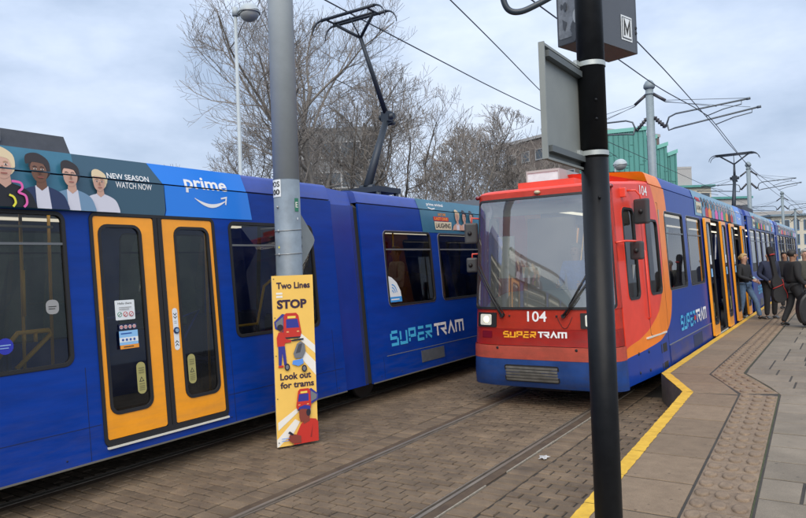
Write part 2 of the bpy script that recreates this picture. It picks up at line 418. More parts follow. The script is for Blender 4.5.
# kicked-up scrap of paper
bm = bmesh.new(); vs = []
rp = random.Random(3)
for k in range(11):
    a = 2*pi*k/11; q = rp.uniform(.05, .085) if k % 2 else rp.uniform(.02, .05)
    vs.append(bm.verts.new((-2.92+q*cos(a), 7.17+q*1.5*sin(a), .012+rp.uniform(0, .018))))
c_ = bm.verts.new((-2.92, 7.17, .04))
for k in range(11): bm.faces.new((vs[k], vs[(k+1) % 11], c_))
bmesh.ops.solidify(bm, geom=bm.faces[:], thickness=.002)
setp(fin('paper_scrap', bm, mat('white_paper', (.75, .75, .75), .8)), 'torn white paper scrap lying on the bricks beside the rail', 'litter')

# platform
PH = .42
def near(s, t): return (s - .043*(t-4.56), t)
OUT = [near(-1.68, 1.0), (-1.9, 9.45), (-2.48, 10.85), (-2.48, 60)]
def edge_x(tbl, y):
    for (xa, ya), (xb, yb) in zip(tbl, tbl[1:]):
        if y <= yb: return xa + (xb-xa)*max(0, (y-ya))/(yb-ya)
    return tbl[-1][0]
T_L = [near(-1.036, 0), (-1.24, 9.63), (-1.82, 11.05), (-1.82, 60)]
T_R = [near(-.617, 0), (-.81, 9.82), (-1.385, 11.3), (-1.385, 60)]
Y_I = [near(-1.565, 1.0), (-1.775, 9.5), (-2.365, 10.92), (-2.365, 60)]
CONC = mat('platform_wall', (.042, .037, .031), .9, var=.35, scale=4, bump=.3, bscale=30)
SLABM = mat('buff_slab', (.165, .116, .073), .85, var=.22, scale=7, bump=.35, bscale=130, rand=.13, col2=(.225, .162, .105), world=True, speck=9)
TACT = mat('buff_tactile', (.15, .106, .070), .85, var=.3, scale=16, bump=.5, bscale=110, rand=.08, col2=(.25, .18, .12), world=True, speck=17)
GREYS = mat('grey_flagstone', (.15, .124, .092), .85, var=.2, scale=3, bump=.35, bscale=100, rand=.12, col2=(.215, .18, .136), world=True, speck=8)
YPAINT = mat('yellow_line_paint', (.50, .29, .02), .7, var=.2, scale=10, bump=.3, bscale=80, col2=(.72, .44, .04), world=True)
MOSS = mat('moss_joint', (.045, .055, .02), .95, var=.4, scale=20)
bm = bmesh.new()
pl = [*OUT, (9, 60), (9, 1.0)]
top = [bm.verts.new((x, y, PH-.006)) for x, y in pl]; bot = [bm.verts.new((x, y, -.06)) for x, y in pl]
bm.faces.new(top)
for k in range(len(pl)): bm.faces.new((bot[k], bot[(k+1) % len(pl)], top[(k+1) % len(pl)], top[k]))
bmesh.ops.recalc_face_normals(bm, faces=bm.faces); bm.faces.ensure_lookup_table()
for f in bm.faces[1:]: f.material_index = 1
plat = setp(fin('platform', bm, [CONC, mat('platform_riser', (.13, .115, .095), .9, var=.35, scale=4, bump=.3, bscale=30)]), kind='structure')
rs_ = random.Random(11)
def slab(name, quad, m, z=PH, gap=.012, ch=.004, jit=.002, dome=None, bmx=None, yellow=None):
    """one paving slab from four corner points, chamfered; optionally with raised blisters"""
    bm = bmx or bmesh.new(); Q = [Vector((x, y, 0)) for x, y in quad]; c = sum(Q, Vector())/4
    def inset(d):
        o = []
        for i in range(4):
            p, a, b = Q[i], Q[i-1], Q[(i+1) % 4]
            o.append(p + ((a-p).normalized() + (b-p).normalized())*d)
        return o
    zz = z + rs_.uniform(-jit, jit)
    A = [bm.verts.new((p.x, p.y, z-.035)) for p in inset(gap)]
    B = [bm.verts.new((p.x, p.y, zz-ch)) for p in inset(gap)]
    D = [bm.verts.new((p.x, p.y, zz)) for p in inset(gap+ch)]
    bm.faces.new(D)
    for lo, hi in ((A, B), (B, D)):
        for k in range(4): bm.faces.new((lo[k], lo[(k+1) % 4], hi[(k+1) % 4], hi[k]))
    if dome:
        for (u, v) in dome:
            ctr = (Q[0]*(1-u) + Q[1]*u)*(1-v) + (Q[3]*(1-u) + Q[2]*u)*v
            ax = (Q[1]-Q[0]).normalized(); ay = (Q[3]-Q[0]).normalized()
            prev = None
            for (r, h) in ((1, 0), (.96, .012), (.7, .016)):
                ring = [bm.verts.new(ctr + ax*(.053*r*cos(2*pi*k/12)) + ay*(.085*r*sin(2*pi*k/12)) + Vector((0, 0, zz+h))) for k in range(12)]
                if prev:
                    for k in range(12): bm.faces.new((prev[k], prev[(k+1) % 12], ring[(k+1) % 12], ring[k])).smooth = True
                prev = ring
            bm.faces.new(prev)
    if not bmx: return fin(name, bm, m, plat)
# edge slabs
ys = [1.82 + .765*i for i in range(11)]
for a, b in zip(ys, ys[1:]):
    slab('edge_slab', [(edge_x(OUT, a), a), (edge_x(T_L, a), a), (edge_x(T_L, b), b), (edge_x(OUT, b), b)], SLABM)
jo = [(-1.9, 9.47), (-2.2, 10.18), (-2.48, 10.86)]; ji = [(-1.235, 9.55), (-1.52, 10.32), (-1.82, 11.03)]
for i in range(2): slab('edge_slab', [jo[i], ji[i], ji[i+1], jo[i+1]], SLABM)
y = 10.9
while y < 40:
    slab('edge_slab', [(-2.48, y), (-1.82, max(y, 11.05) if y < 11.05 else y), (-1.82, y+.765), (-2.48, y+.765)], SLABM); y += .765
# tactile slabs with three columns of blisters
y = 1.6; dm = [(u, v) for u in (.17, .5, .83) for v in (.25, .75)]
while y < 9.5:
    b = y+.5; slab('tactile_slab', [(edge_x(T_L, y)+.005, y), (edge_x(T_R, y)-.005, y), (edge_x(T_R, b)-.005, b), (edge_x(T_L, b)+.005, b)], TACT, gap=.004, ch=.003, dome=dm); y = b
tj0 = [(-1.225, 9.62), (-1.53, 10.34), (-1.808, 11.03)]; tj1 = [(-.815, 9.8), (-1.10, 10.55), (-1.397, 11.29)]
for i in range(2): slab('tactile_slab', [tj0[i], tj1[i], tj1[i+1], tj0[i+1]], TACT, gap=.003, dome=[(u, v) for u in (.17, .5, .83) for v in (.17, .5, .83)])
slab('tactile_slab', [(-1.808, 11.05), (-1.397, 11.31), (-1.397, 11.6), (-1.808, 11.6)], TACT, gap=.003, dome=[(.2, .6), (.5, .55), (.8, .5)])
y = 11.6
while y < 40:
    slab('tactile_slab', [(-1.808, y), (-1.397, y), (-1.397, y+.5), (-1.808, y+.5)], TACT, gap=.003, ch=.003, dome=dm if y < 26 else None); y += .5
# moss line and yellow line
bm = bmesh.new()
for a, b in zip(T_R, T_R[1:]):
    f = bm.faces.new([bm.verts.new(q) for q in ((a[0]-.006, a[1], PH-.003), (a[0]+.004, a[1], PH-.003), (b[0]+.004, b[1], PH-.003), (b[0]-.006, b[1], PH-.003))])
fin('mossy_joint', bm, MOSS, plat)
bm = bmesh.new(); ry = random.Random(4)
def yl(a0, a1, b0, b1, n):
    pv = None
    for i in range(n+1):
        t = i/n; j = ry.uniform(-.004, .004)
        p = (a0[0]+(b0[0]-a0[0])*t+j, a0[1]+(b0[1]-a0[1])*t); q = (a1[0]+(b1[0]-a1[0])*t+ry.uniform(-.005, .005), a1[1]+(b1[1]-a1[1])*t)
        c = [bm.verts.new((*p, PH+.0042)), bm.verts.new((*q, PH+.0042))]
        if pv: bm.faces.new((pv[0], pv[1], c[1], c[0]))
        pv = c
for a, b in zip(ys, ys[1:]):
    b = min(b, 9.47); a += .004; b2_ = b-.004
    yl((edge_x(OUT, a)+.004, a), (edge_x(Y_I, a), a), (edge_x(OUT, b2_)+.004, b2_), (edge_x(Y_I, b2_), b2_), 12)
yl((-1.897, 9.455), (-1.775, 9.5), (-2.476, 10.85), (-2.365, 10.92), 16)
yl((-2.476, 10.86), (-2.365, 10.93), (-2.476, 40), (-2.365, 40), 90)
fin('yellow_edge_line', bm, YPAINT, plat)
# grey flagstones
far = bmesh.new(); y = 1.9; cnt = 0
while y < 45:
    b = y+.52; x = edge_x(T_R, y)+.008; xb = edge_x(T_R, b)+.008; first = True; lim = 3.2 if y < 12 else 5
    while x < lim:
        L_ = rs_.choice((.3, .45, .45, .6, .6, .75)) if y < 30 else 1.0
        if first: L_ = rs_.choice((.28, .4, .55))
        q = [(x, y), (x+L_, y), (x+L_, b), ((xb if first else x), b)]
        if first: q[1] = (x+L_, y); q[2] = (x+L_, b)
        px, py, dq = proj(x+.2, y+.25, PH)
        if dq < 15 and 560 < px < 860 and py < 560 and cnt < 290: slab('paving_slab', q, GREYS, gap=.012, ch=.004, jit=.002); cnt += 1
        else: slab('paving_slab', q, GREYS, gap=.010, ch=.004, jit=.002, bmx=far)
        x += L_; first = False
    y = b
setp(fin('far_paving', far, GREYS, plat), kind='stuff')
# ------------------------------------------------------------------ trams
class Side:
    """surface of a tram flank: (y, z, offset) -> point; the flank leans in, tapers towards the cab and folds above the gutter"""
    def __init__(s, xc, hw, k, zg, side=1, yT=None, taper=.13):
        s.xc, s.hw, s.k, s.zg, s.side, s.yT, s.taper = xc, hw, k, zg, side, yT, taper
    def half(s, y, z):
        h = s.hw - s.k*(z-.35)
        if s.yT is not None and y < s.yT: h -= s.taper*(s.yT-y)
        if z > s.zg: h -= .015 + (z-s.zg)*.25
        return h
    def __call__(s, y, z, off=0):
        return Vector((s.xc + s.side*(s.half(y, z)+off), y, z))
    def cuts(s):
        return ([s.yT] if s.yT is not None else [], [s.zg-.009, s.zg+.009])

def panel(S, outer, holes, name, m, parent, off=0, thick=.035):
    bm = bmesh.new(); flat_fill(bm, outer, holes)
    if S.yT is not None: cutv(bm, 0, [S.yT])
    for v in bm.verts: v.co = S(v.co.x, v.co.y, off)
    for f in bm.faces:
        f.normal_update()
        if f.normal.x*S.side < 0: f.normal_flip()
    if thick:
        bmesh.ops.solidify(bm, geom=bm.faces[:], thickness=thick)
    return fin(name, bm, m, parent)
def ring(S, a, b, name, m, parent, off=.01, lip=-.03):
    """a frame between two outlines with the same number of points, with an outer and an inner edge"""
    bm = bmesh.new(); n = len(a)
    L0 = [bm.verts.new(S(y, z, lip)) for y, z in a]; L1 = [bm.verts.new(S(y, z, off)) for y, z in a]
    L2 = [bm.verts.new(S(y, z, off)) for y, z in b]; L3 = [bm.verts.new(S(y, z, lip)) for y, z in b]
    for p, q in ((L0, L1), (L1, L2), (L2, L3)):
        for k in range(n): bm.faces.new((p[k], p[(k+1) % n], q[(k+1) % n], q[k]))
    if S.side < 0: bmesh.ops.reverse_faces(bm, faces=bm.faces)
    return fin(name, bm, m, parent)
def slat(S, y0, y1, z0, z1, name, m, parent, off0=0, off1=.01):
    bm = bmesh.new()
    v = [bm.verts.new(S(y, z, o)) for o in (off0, off1) for y, z in ((y0, z0), (y1, z0), (y1, z1), (y0, z1))]
    bm.faces.new(v[4:8])
    for k in range(4): bm.faces.new((v[k], v[(k+1) % 4], v[4+(k+1) % 4], v[4+k]))
    bmesh.ops.recalc_face_normals(bm, faces=bm.faces)
    return fin(name, bm, m, parent)
def window(S, root, y0, y1, z0, z1, r=.10, fr=.035, transom=None, trim=ALU, gl=None):
    f = ring(S, rr(y0, y1, z0, z1, r), rr(y0+fr, y1-fr, z0+fr, z1-fr, max(.02, r-fr)), 'window', RUB, root)
    panel(S, rr(y0+.01, y1-.01, z0+.01, z1-.01, r-.01), [], 'pane', gl or GLS, f, off=-.014, thick=0)
    ring(S, rr(y0-.006, y1+.006, z0-.006, z1+.006, r), rr(y0, y1, z0, z1, r), 'window_trim', NAVY if trim is None else trim, f, off=.004, lip=-.002)
    if transom: slat(S, y0+fr, y1-fr, transom-.012, transom+.012, 'transom', RUB if trim is None else mat('grey_transom', (.12, .13, .14), .4), f, -.02, .004)
    return f
def hole(y0, y1, z0, z1, r=.1): return rr(y0+.008, y1-.008, z0+.008, z1-.008, r)

def door_leaf(S, root, y0, y1, z0, z1, mirror, off=.006, th=.035, stickers=None, label=None, rim=.16):
    g0, g1 = (y0+.055, y1-rim) if not mirror else (y0+rim, y1-.055)
    gz0, gz1 = z0+.24, z1-.085
    d = panel(S, rr(y0, y1, z0, z1, .03), [rr(g0, g1, gz0, gz1, .11)], 'door', YEL, root, off=off, thick=th)
    if label: d['label'] = label
    ring(S, rr(g0-.004, g1+.004, gz0-.004, gz1+.004, .11), rr(g0+.03, g1-.03, gz0+.03, gz1-.03, .08), 'door_seal', RUB, d, off=off+.008, lip=off-.02)
    panel(S, rr(g0+.01, g1-.01, gz0+.01, gz1-.01, .10), [], 'door_pane', GLS, d, off=off-.012, thick=0)
    sh = Sheet(S, off=off-.010, step=.0009)
    pale = mat('olive_sticker', (.36, .33, .12), .6)
    cx = g1-.12 if not mirror else g0+.12
    sh.poly(rr(cx-.055, cx+.055, gz0+.16, gz0+.50, .05), pale)
    dk = mat('print_dark', (.03, .03, .025), .6)
    sh.poly([(cx-.032, gz0+.29), (cx+.032, gz0+.29), (cx, gz0+.345)], dk)
    sh.poly([(cx-.018, gz0+.298), (cx+.018, gz0+.298), (cx, gz0+.33)], pale)
    for q in (.20, .22, .24, .265, .385, .41, .435): sh.poly(rr(cx-.035, cx+.035, gz0+q, gz0+q+.007, 0), mat('print_olive', (.18, .165, .07), .6))
    sh.done('warning_sticker', d)
    if stickers:
        sh = Sheet(S, off=off-.010, step=.0009); stickers(sh, g0, g1, gz0, gz1); sh.done('notice_sticker', d)
    return d

def notice(sh, g0, g1, gz0, gz1):
    W = mat('sticker_white', (.72, .76, .78), .5); K = mat('print_dark', (.03, .03, .025), .6)
    R_ = mat('print_red', (.50, .03, .03), .5); G = mat('print_green', (.05, .30, .16), .5)
    a = g0+.14; b = gz0+.97
    sh.poly(rr(a, a+.235, b, b+.21, .01), W)
    sh.text('Hello there', a+.035, b+.165, .022, K, width=.165)
    for i, c in enumerate((G, R_, R_)):
        cx = a+.05+.068*i
        sh.poly(ell(cx, b+.06, .027, .027), c); sh.poly(ell(cx, b+.06, .020, .020), W); sh.poly(thick_line([(cx-.016, b+.045), (cx+.016, b+.075)], .006), c if i else K)
    for i, wd in enumerate((.15, .12)): sh.poly(rr(a+.04, a+.04+wd, b+.13-.02*i, b+.137-.02*i, 0), mat('print_grey', (.3, .3, .3), .6))
    sh.poly(rr(a+.02, a+.235, b-.105, b-.045, .006), mat('print_night', (.01, .012, .06), .5))
    for i in range(4):
        cx = a+.05+.05*i; sh.poly(ell(cx, b-.075, .02, .02), W); sh.poly(ell(cx, b-.075, .015, .015), R_); sh.poly(rr(cx-.003, cx+.003, b-.085, b-.065, 0), W)
    sh.poly(rr(a+.01, a+.235, b-.265, b-.115, .004), mat('print_sky', (.25, .50, .80), .5))
    sh.poly(rr(a+.01, a+.235, b-.235, b-.185, 0), W)
    sh.poly(rr(a+.03, a+.16, b-.15, b-.138, 0), mat('print_blue', (.02, .08, .35), .5))
    for i in range(4): sh.poly(ell(a+.05+.045*i, b-.21, .013, .013), mat('print_blue', (.02, .08, .35), .5))
    sh.poly(rr(a+.01, a+.235, b-.305, b-.265, 0), mat('print_orange', (.80, .30, .03), .5))
    sh.poly(rr(a+.05, a+.17, b-.29, b-.28, 0), K)

SUPB_ = mat('print_pale_blue', (.25, .40, .65), .5)
# --- the operator's wordmark, drawn as strokes on a unit grid
def wordmark(sh, y0, y1, z0, z1, m1, m2):
    L = {'S': [[(.95, 1), (.08, 1)], [(0, .92), (0, .52), (.9, .52)], [(.95, .5), (.95, 0), (0, 0)]],
         'U': [[(0, 1), (0, .3)], [(0, .18), (0, 0), (.9, 0), (.9, 1)]],
         'P': [[(0, 0), (0, .3)], [(0, .42), (0, 1), (.9, 1), (.9, .45), (.16, .45)]],
         'E': [[(.95, 1), (.05, 1)], [(.95, .5), (0, .5)], [(0, .4), (0, 0), (.95, 0)]],
         'R': [[(0, 0), (0, .32)], [(0, 1), (.9, 1), (.9, .5), (.1, .5), (.9, 0)]],
         'T': [[(-.1, 1), (.95, 1)], [(.45, .9), (.45, 0)]],
         'r': [[(-.1, 1), (.85, 1), (.85, .52), (.2, .52), (.9, 0)]],
         'A': [[(0, 0), (.55, 1), (1.1, 0)]],
         'M': [[(0, 0), (0, 1), (1.4, 1), (1.4, 0)], [(.7, .9), (.7, 0)]]}
    adv = {'S': 1.28, 'U': 1.25, 'P': 1.25, 'E': 1.25, 'R': 1.42, 'T': 1.0, 'r': 1.2, 'A': 1.36, 'M': 1.4}
    word = 'SUPERTrAM'; tot = sum(adv[c] for c in word); kx = (y1-y0)/tot; kz = (z1-z0); x = 0
    for i, c in enumerate(word):
        for st in L[c]:
            pts = [(p[0]*.92, p[1]*.82+.09) for p in st]
            asp = kx/kz
            pol = thick_line([(p[0]*asp, p[1]) for p in pts], .2)
            sh.poly([(y0 + x*kx + q[0]*kz, z0 + q[1]*kz) for q in pol], m1 if i < 5 else m2, lift=i % 2)
        x += adv[c]

def seat_mesh():
    bm = bmesh.new()
    box(bm, -.22, .22, -.21, .21, .38, .47); box(bm, -.22, .22, .17, .25, .45, 1.12)
    bmesh.ops.bevel(bm, geom=bm.edges[:], offset=.035, segments=2, affect='EDGES')
    box(bm, -.16, .16, .05, .12, 0, .38)
    me = bpy.data.meshes.new('seat'); bm.to_mesh(me); bm.free(); me.materials.append(SEATM); return me
SEAT = seat_mesh()

def interior(root, xc, hw, y0, y1, zf, zc, seats, poles):
    bm = bmesh.new(); box(bm, xc-hw+.06, xc+hw-.06, y0+.02, y1-.02, zf-.06, zf); fin('floor', bm, FLOORM, root)
    bm = bmesh.new(); box(bm, xc-hw+.2, xc+hw-.2, y0+.02, y1-.02, zc, zc+.03); fin('ceiling', bm, GREYP, root)
    ln = y1-y0-.6
    for dx in (-.55, .55):
        bm = bmesh.new(); box(bm, xc+dx-.06, xc+dx+.06, y0+.3, y0+.3+ln, zc-.03, zc-.004); fin('ceiling_light', bm, mat('lit_ceiling_strip', (.8, .78, .7), .5, emit=((1, .88, .68), 1.1)), root)
    for x, y, flip in seats:
        o = bpy.data.objects.new('seat', SEAT); COL.objects.link(o); o.parent = root; o.matrix_parent_inverse = Matrix.Translation(root.location).inverted()
        o.location = (x, y, zf); o.rotation_euler = (0, 0, pi if flip else 0)
    for x, y in poles:
        bm = bmesh.new(); tube(bm, [(x, y, zf), (x, y, zc)], .017, 8); fin('handrail', bm, HANDM, root)

def bogie(root, xc, y):
    bm = bmesh.new(); box(bm, xc-.95, xc+.95, y-1.25, y+1.25, .28, .42); box(bm, xc-.5, xc+.5, y-.5, y+.5, .16, .36)
    b = fin('bogie', bm, DARK, root)
    for dx in (-.72, .72):
        for dy in (-.85, .85):
            bm = bmesh.new(); tube(bm, [(xc+dx-.05, y+dy, .305), (xc+dx+.05, y+dy, .305)], .3, 20); tube(bm, [(xc+dx-.09, y+dy, .305), (xc+dx+.09, y+dy, .305)], .12, 12)
            fin('wheel', bm, mat('wheel_steel', (.10, .09, .08), .5, metal=.6), b)

def cove(S, root, y0, y1, ztop, m, far, zroof=None, fy=0):
    """gutter-to-roof fairing and the slightly arched roof"""
    for s_ in (S, far):
        bm = bmesh.new(); rows = []
        ys_ = [y0+fy, *([s_.yT] if s_.yT and y0+fy < s_.yT < y1 else []), y1]
        prof = [(s_.zg+.009, -.006), (s_.zg+.015, .002), (ztop-.05, .0), (ztop-.015, -.018), (ztop, -.06), (ztop+.012, -.2)]
        for (z, o) in prof: rows.append([bm.verts.new(s_(yy, z, o)) for yy in ys_])
        for a, b in zip(rows, rows[1:]):
            for k in range(len(ys_)-1): bm.faces.new((a[k], a[k+1], b[k+1], b[k]))
        if s_.side < 0: bmesh.ops.reverse_faces(bm, faces=bm.faces)
        # closed end towards the front
        f = [r[0] for r in rows]; g = bm.verts.new(Vector((s_.xc, y0+fy, s_.zg))); h = bm.verts.new(Vector((s_.xc, y0, ztop+.03)))
        bm.faces.new([*f, h, g] if s_.side < 0 else [*f, h, g][::-1])
        fin('roof_fairing', bm, m, root, smooth=.6)
        bm = bmesh.new(); slat_y = (y0+fy, y1)
        v = [bm.verts.new(s_(yy, s_.zg+dz, -.02)) for yy in slat_y for dz in (-.03, .03)]
        bm.faces.new((v[0], v[2], v[3], v[1])); fin('gutter_gap', bm, RUB, root)
    bm = bmesh.new(); rows = []
    for yy in (y0+fy, y1):
        a = far(yy, ztop+.01, -.19); b = S(yy, ztop+.01, -.19)
        rows.append([bm.verts.new(a.lerp(b, t/6) + Vector((0, 0, .06*sin(pi*t/6)))) for t in range(7)])
    for k in range(6): bm.faces.new((rows[0][k], rows[0][k+1], rows[1][k+1], rows[1][k]))
    bmesh.ops.recalc_face_normals(bm, faces=bm.faces)
    fin('roof', bm, zroof or ROOFB, root, smooth=True)

def bellows(root, xc, y0, y1, hw, z0, z1, m=None):
    bm = bmesh.new(); n = 14; rows = []
    for i in range(n+1):
        y = y0+(y1-y0)*i/n; d = 0 if i % 2 else -.035
        rows.append([bm.verts.new((xc+x, y, z)) for x, z in ((hw+d, z0), (hw-.07*(z1-z0)+d, z1-.12), (hw-.35, z1+d), (-hw+.35, z1+d), (-hw+.07*(z1-z0)-d, z1-.12), (-hw-d, z0))])
    for a, b in zip(rows, rows[1:]):
        for k in range(5): bm.faces.new((a[k], a[k+1], b[k+1], b[k]))
    return fin('bellows', bm, RUB if m is None else m, root)
def end_wall(root, S, F, y, z0, z1):
    bm = bmesh.new(); f = bm.faces.new([bm.verts.new(c) for c in (F(y, z0, -.02), S(y, z0, -.02), S(y, z1, -.05), F(y, z1, -.05))])
    fin('end_wall', bm, RUB, root)

def pantograph(root, x, yb, zb, ye, ze, yh, zh, half=.8, m=None):
    """single-arm current collector: lower arm, elbow, upper fork and twin-strip head with horns"""
    m = m or mat('pantograph_steel', (.035, .045, .06), .5, metal=.4)
    bm = bmesh.new(); box(bm, x-.45, x+.45, yb-.25, yb+.5, zb-.12, zb-.02)
    for sx_ in (-.4, .4): tube(bm, [(x+sx_, yb-.2, zb-.28), (x+sx_, yb-.2, zb-.1)], .05, 8); tube(bm, [(x+sx_, yb+.4, zb-.28), (x+sx_, yb+.4, zb-.1)], .05, 8)
    p = fin('pantograph', bm, m, root)
    bm = bmesh.new(); tube(bm, [(x, yb, zb), (x, ye, ze)], [.085, .06], 10); tube(bm, [(x, yb+.12, zb+.02), (x, ye-.1, ze-.18)], .022, 6)
    tube(bm, [(x-.16, yb, zb), (x+.16, yb, zb)], .06, 8); fin('lower_arm', bm, m, p)
    bm = bmesh.new(); tube(bm, [(x-.17, ye, ze), (x+.17, ye, ze)], .06, 8); box(bm, x-.09, x+.09, ye-.09, ye+.09, ze-.1, ze+.1)
    tube(bm, [(x-.1, ye+.13, ze-.12), (x+.1, ye+.13, ze-.12)], .03, 6); fin('elbow', bm, m, p)
    d = Vector((0, yh-ye, zh-ze)).normalized(); f_ = Vector((x, yh, zh)) - d*.42
    bm = bmesh.new(); tube(bm, [(x, ye, ze), f_], [.055, .038], 10)
    tube(bm, [f_, (x-half*.62, yh, zh-.04)], .03, 8); tube(bm, [f_, (x+half*.62, yh, zh-.04)], .03, 8); tube(bm, [f_, (x, yh-.12, zh-.05)], .014, 6)
    fin('upper_arm', bm, m, p)
    bm = bmesh.new()
    for dy in (-.19, .19):
        tube(bm, [(x-half*.8, yh+dy, zh+.0), (x+half*.8, yh+dy, zh+.0)], .032, 8)
        pts = [(x+s_*half*(.8+.30*sin(t)), yh+dy, zh-.24*(1-cos(t))) for s_ in (1,) for t in [i*pi/12 for i in range(7)]]
        tube(bm, pts, [.026, .02, .016, .014, .012, .011, .009], 8); tube(bm, [(2*x-a, b, c) for a, b, c in pts], [.026, .02, .016, .014, .012, .011, .009], 8)
    for s_ in (-1, 1): tube(bm, [(x+s_*half*.62, yh-.19, zh-.03), (x+s_*half*.62, yh+.19, zh-.03)], .02, 6)
    tube(bm, [(x-half*.62, yh, zh-.04), (x+half*.62, yh, zh-.04)], .022, 6)
    fin('collector_head', bm, m, p)

# ================================================================== left tram
LX = -7.73
lt = thing('tram', 'blue tram at the left with shut orange doors and a teal advert band', 'tram', (LX, 6, 0))
S = Side(LX, 1.33, .07, 3.25); F = Side(LX, 1.33, .07, 3.25, -1)
y0, y1 = -3.2, 8.08
wins = [(-2.6, -1.35, 1.36, 2.86), (-1.2, .75, 1.36, 2.86), (.95, 2.15, 1.36, 2.86), (2.3, 3.84, 1.34, 2.87), (5.99, 7.60, 1.38, 2.85)]
for sd_, nm in ((S, 'side_wall'), (F, 'side_wall')):
    hl = [hole(*q) for q in wins]
    if sd_ is S: hl.append(rr(4.12, 5.73, .50, 2.86, .05))
    else: hl.append(hole(4.2, 5.6, 1.38, 2.85))
    panel(sd_, [(y0, .35), (y1, .35), (y1, 3.241), (y0, 3.241)], hl, nm, BLUE, lt)
    for q in wins: window(sd_, lt, *q, transom=2.55, trim=RUB)
    if sd_ is F: window(sd_, lt, 4.2, 5.6, 1.38, 2.85, transom=2.55, trim=RUB)
ring(S, rr(4.10, 5.755, .46, 2.885, .08), rr(4.135, 5.715, .525, 2.85, .04), 'door_frame', RUB, lt, off=.016)
door_leaf(S, lt, 4.137, 4.868, .53, 2.845, False, stickers=notice, label='shut orange door with a white notice on its glass')
d2 = door_leaf(S, lt, 4.985, 5.713, .53, 2.845, True, label='shut orange door with a push button beside its glass')
slat(S, 4.868, 4.922, .52, 2.85, 'door_edge_rubber', RUB, lt, -.02, .014); slat(S, 4.93, 4.985, .52, 2.85, 'door_edge_rubber', RUB, lt, -.02, .014)
# push-button plate on the right leaf
sh = Sheet(S, off=.008); cy_ = 5.075
sh.poly(rr(cy_-.036, cy_+.036, 1.34, 1.82, .036), mat('sticker_white', (.72, .76, .78), .5))
for q, s_ in ((1.75, -1), (1.715, -1), (1.435, 1), (1.40, 1)): sh.poly(thick_line([(cy_-.022, q-.012*s_), (cy_, q+.012*s_), (cy_+.022, q-.012*s_)], .009), mat('print_dark', (.03, .03, .025), .6), lift=1)
for q in (1.645, 1.665): sh.poly(rr(cy_-.018, cy_+.018, q, q+.006, 0), mat('print_grey', (.3, .3, .3), .6), lift=1)
sh.done('button_plate', d2)
bm = bmesh.new(); c0 = S(cy_, 1.565, .01)
tube(bm, [c0, c0+Vector((.012, 0, 0))], .037, 20); tube(bm, [c0+Vector((.012, 0, 0)), c0+Vector((.02, 0, 0))], .022, 16, mi=1)
fin('push_button', bm, [mat('button_blue', (.01, .035, .13), .4), mat('button_pale', (.25, .4, .55), .3)], d2)
slat(S, 4.13, 5.74, .442, .462, 'door_sill', mat('sill_pale', (.62, .60, .52), .5), lt, 0, .03)
slat(S, 4.13, 5.74, .466, .515, 'door_track', RUB, lt, -.02, .012)
slat(S, y0, y1, .345, .362, 'skirt_trim', mat('skirt_grey', (.13, .12, .10), .5), lt, 0, .008)
cove(S, lt, y0, y1, 3.50, ROOFB, F)
# advert band
AT = mat('advert_teal', (.030, .12, .19), .35, var=.25, scale=1.2, col2=(.045, .20, .30), coat=.3); AS_ = mat('advert_slate', (.032, .085, .13), .35, coat=.3); AB = mat('advert_blue', (.012, .20, .75), .35, coat=.3)
sh = Sheet(S, off=.007); sh.cuts = S.cuts()
sh.poly([(-3.1, 2.885), (4.0, 2.885), (4.0, 3.49), (-3.1, 3.49)], AT, lift=0)
sh.poly([(4.0, 2.885), (5.04, 2.885), (5.06, 2.95), (5.06, 3.25), (5.02, 3.37), (4.96, 3.49), (4.0, 3.49)], AS_, lift=0)
sh.poly([(5.0, 2.885), (6.41, 2.885), (6.33, 3.49), (4.9, 3.49), (4.98, 3.37), (5.065, 3.25), (5.07, 2.95), (5.05, 2.885)], AB, lift=1)
sh.n = 2
sh.text('NEW SEASON', 4.36, 3.262, .062, WHITE, width=.52); sh.text('WATCH NOW', 4.44, 3.165, .066, WHITE, width=.455)
sh.text('prime', 5.37, 3.225-.045, .205, WHITE, bold=.022, width=.66)
sm = [(5.49+.49*t, 3.135-.10*sin(pi*(.06+.86*t))) for t in [i/12 for i in range(13)]]
n_ = len(sm); sh.poly([(a, b+.004+.018*sin(pi*i/(n_-1))) for i, (a, b) in enumerate(sm)] + [(a, b-.004-.020*sin(pi*i/(n_-1))) for i, (a, b) in list(enumerate(sm))[::-1]], WHITE)
sh.poly(thick_line([(5.90, 3.135), (5.99, 3.155), (5.97, 3.06)], .02), WHITE)
SK1 = mat('print_skin_light', (.55, .33, .25), .5); SK2 = mat('print_skin_dark', (.16, .075, .045), .5); HB = mat('print_hair_blond', (.62, .50, .32), .5); HK = mat('print_hair_dark', (.025, .018, .018), .5)
CK = mat('print_black', (.012, .012, .016), .5); CN = mat('print_navy', (.02, .035, .10), .5); CD = mat('print_denim', (.16, .28, .42), .5); CW = mat('print_shirt', (.62, .62, .70), .5); PK = mat('print_pink', (.75, .12, .40), .5); YL = mat('print_yellow', (.75, .70, .05), .5)
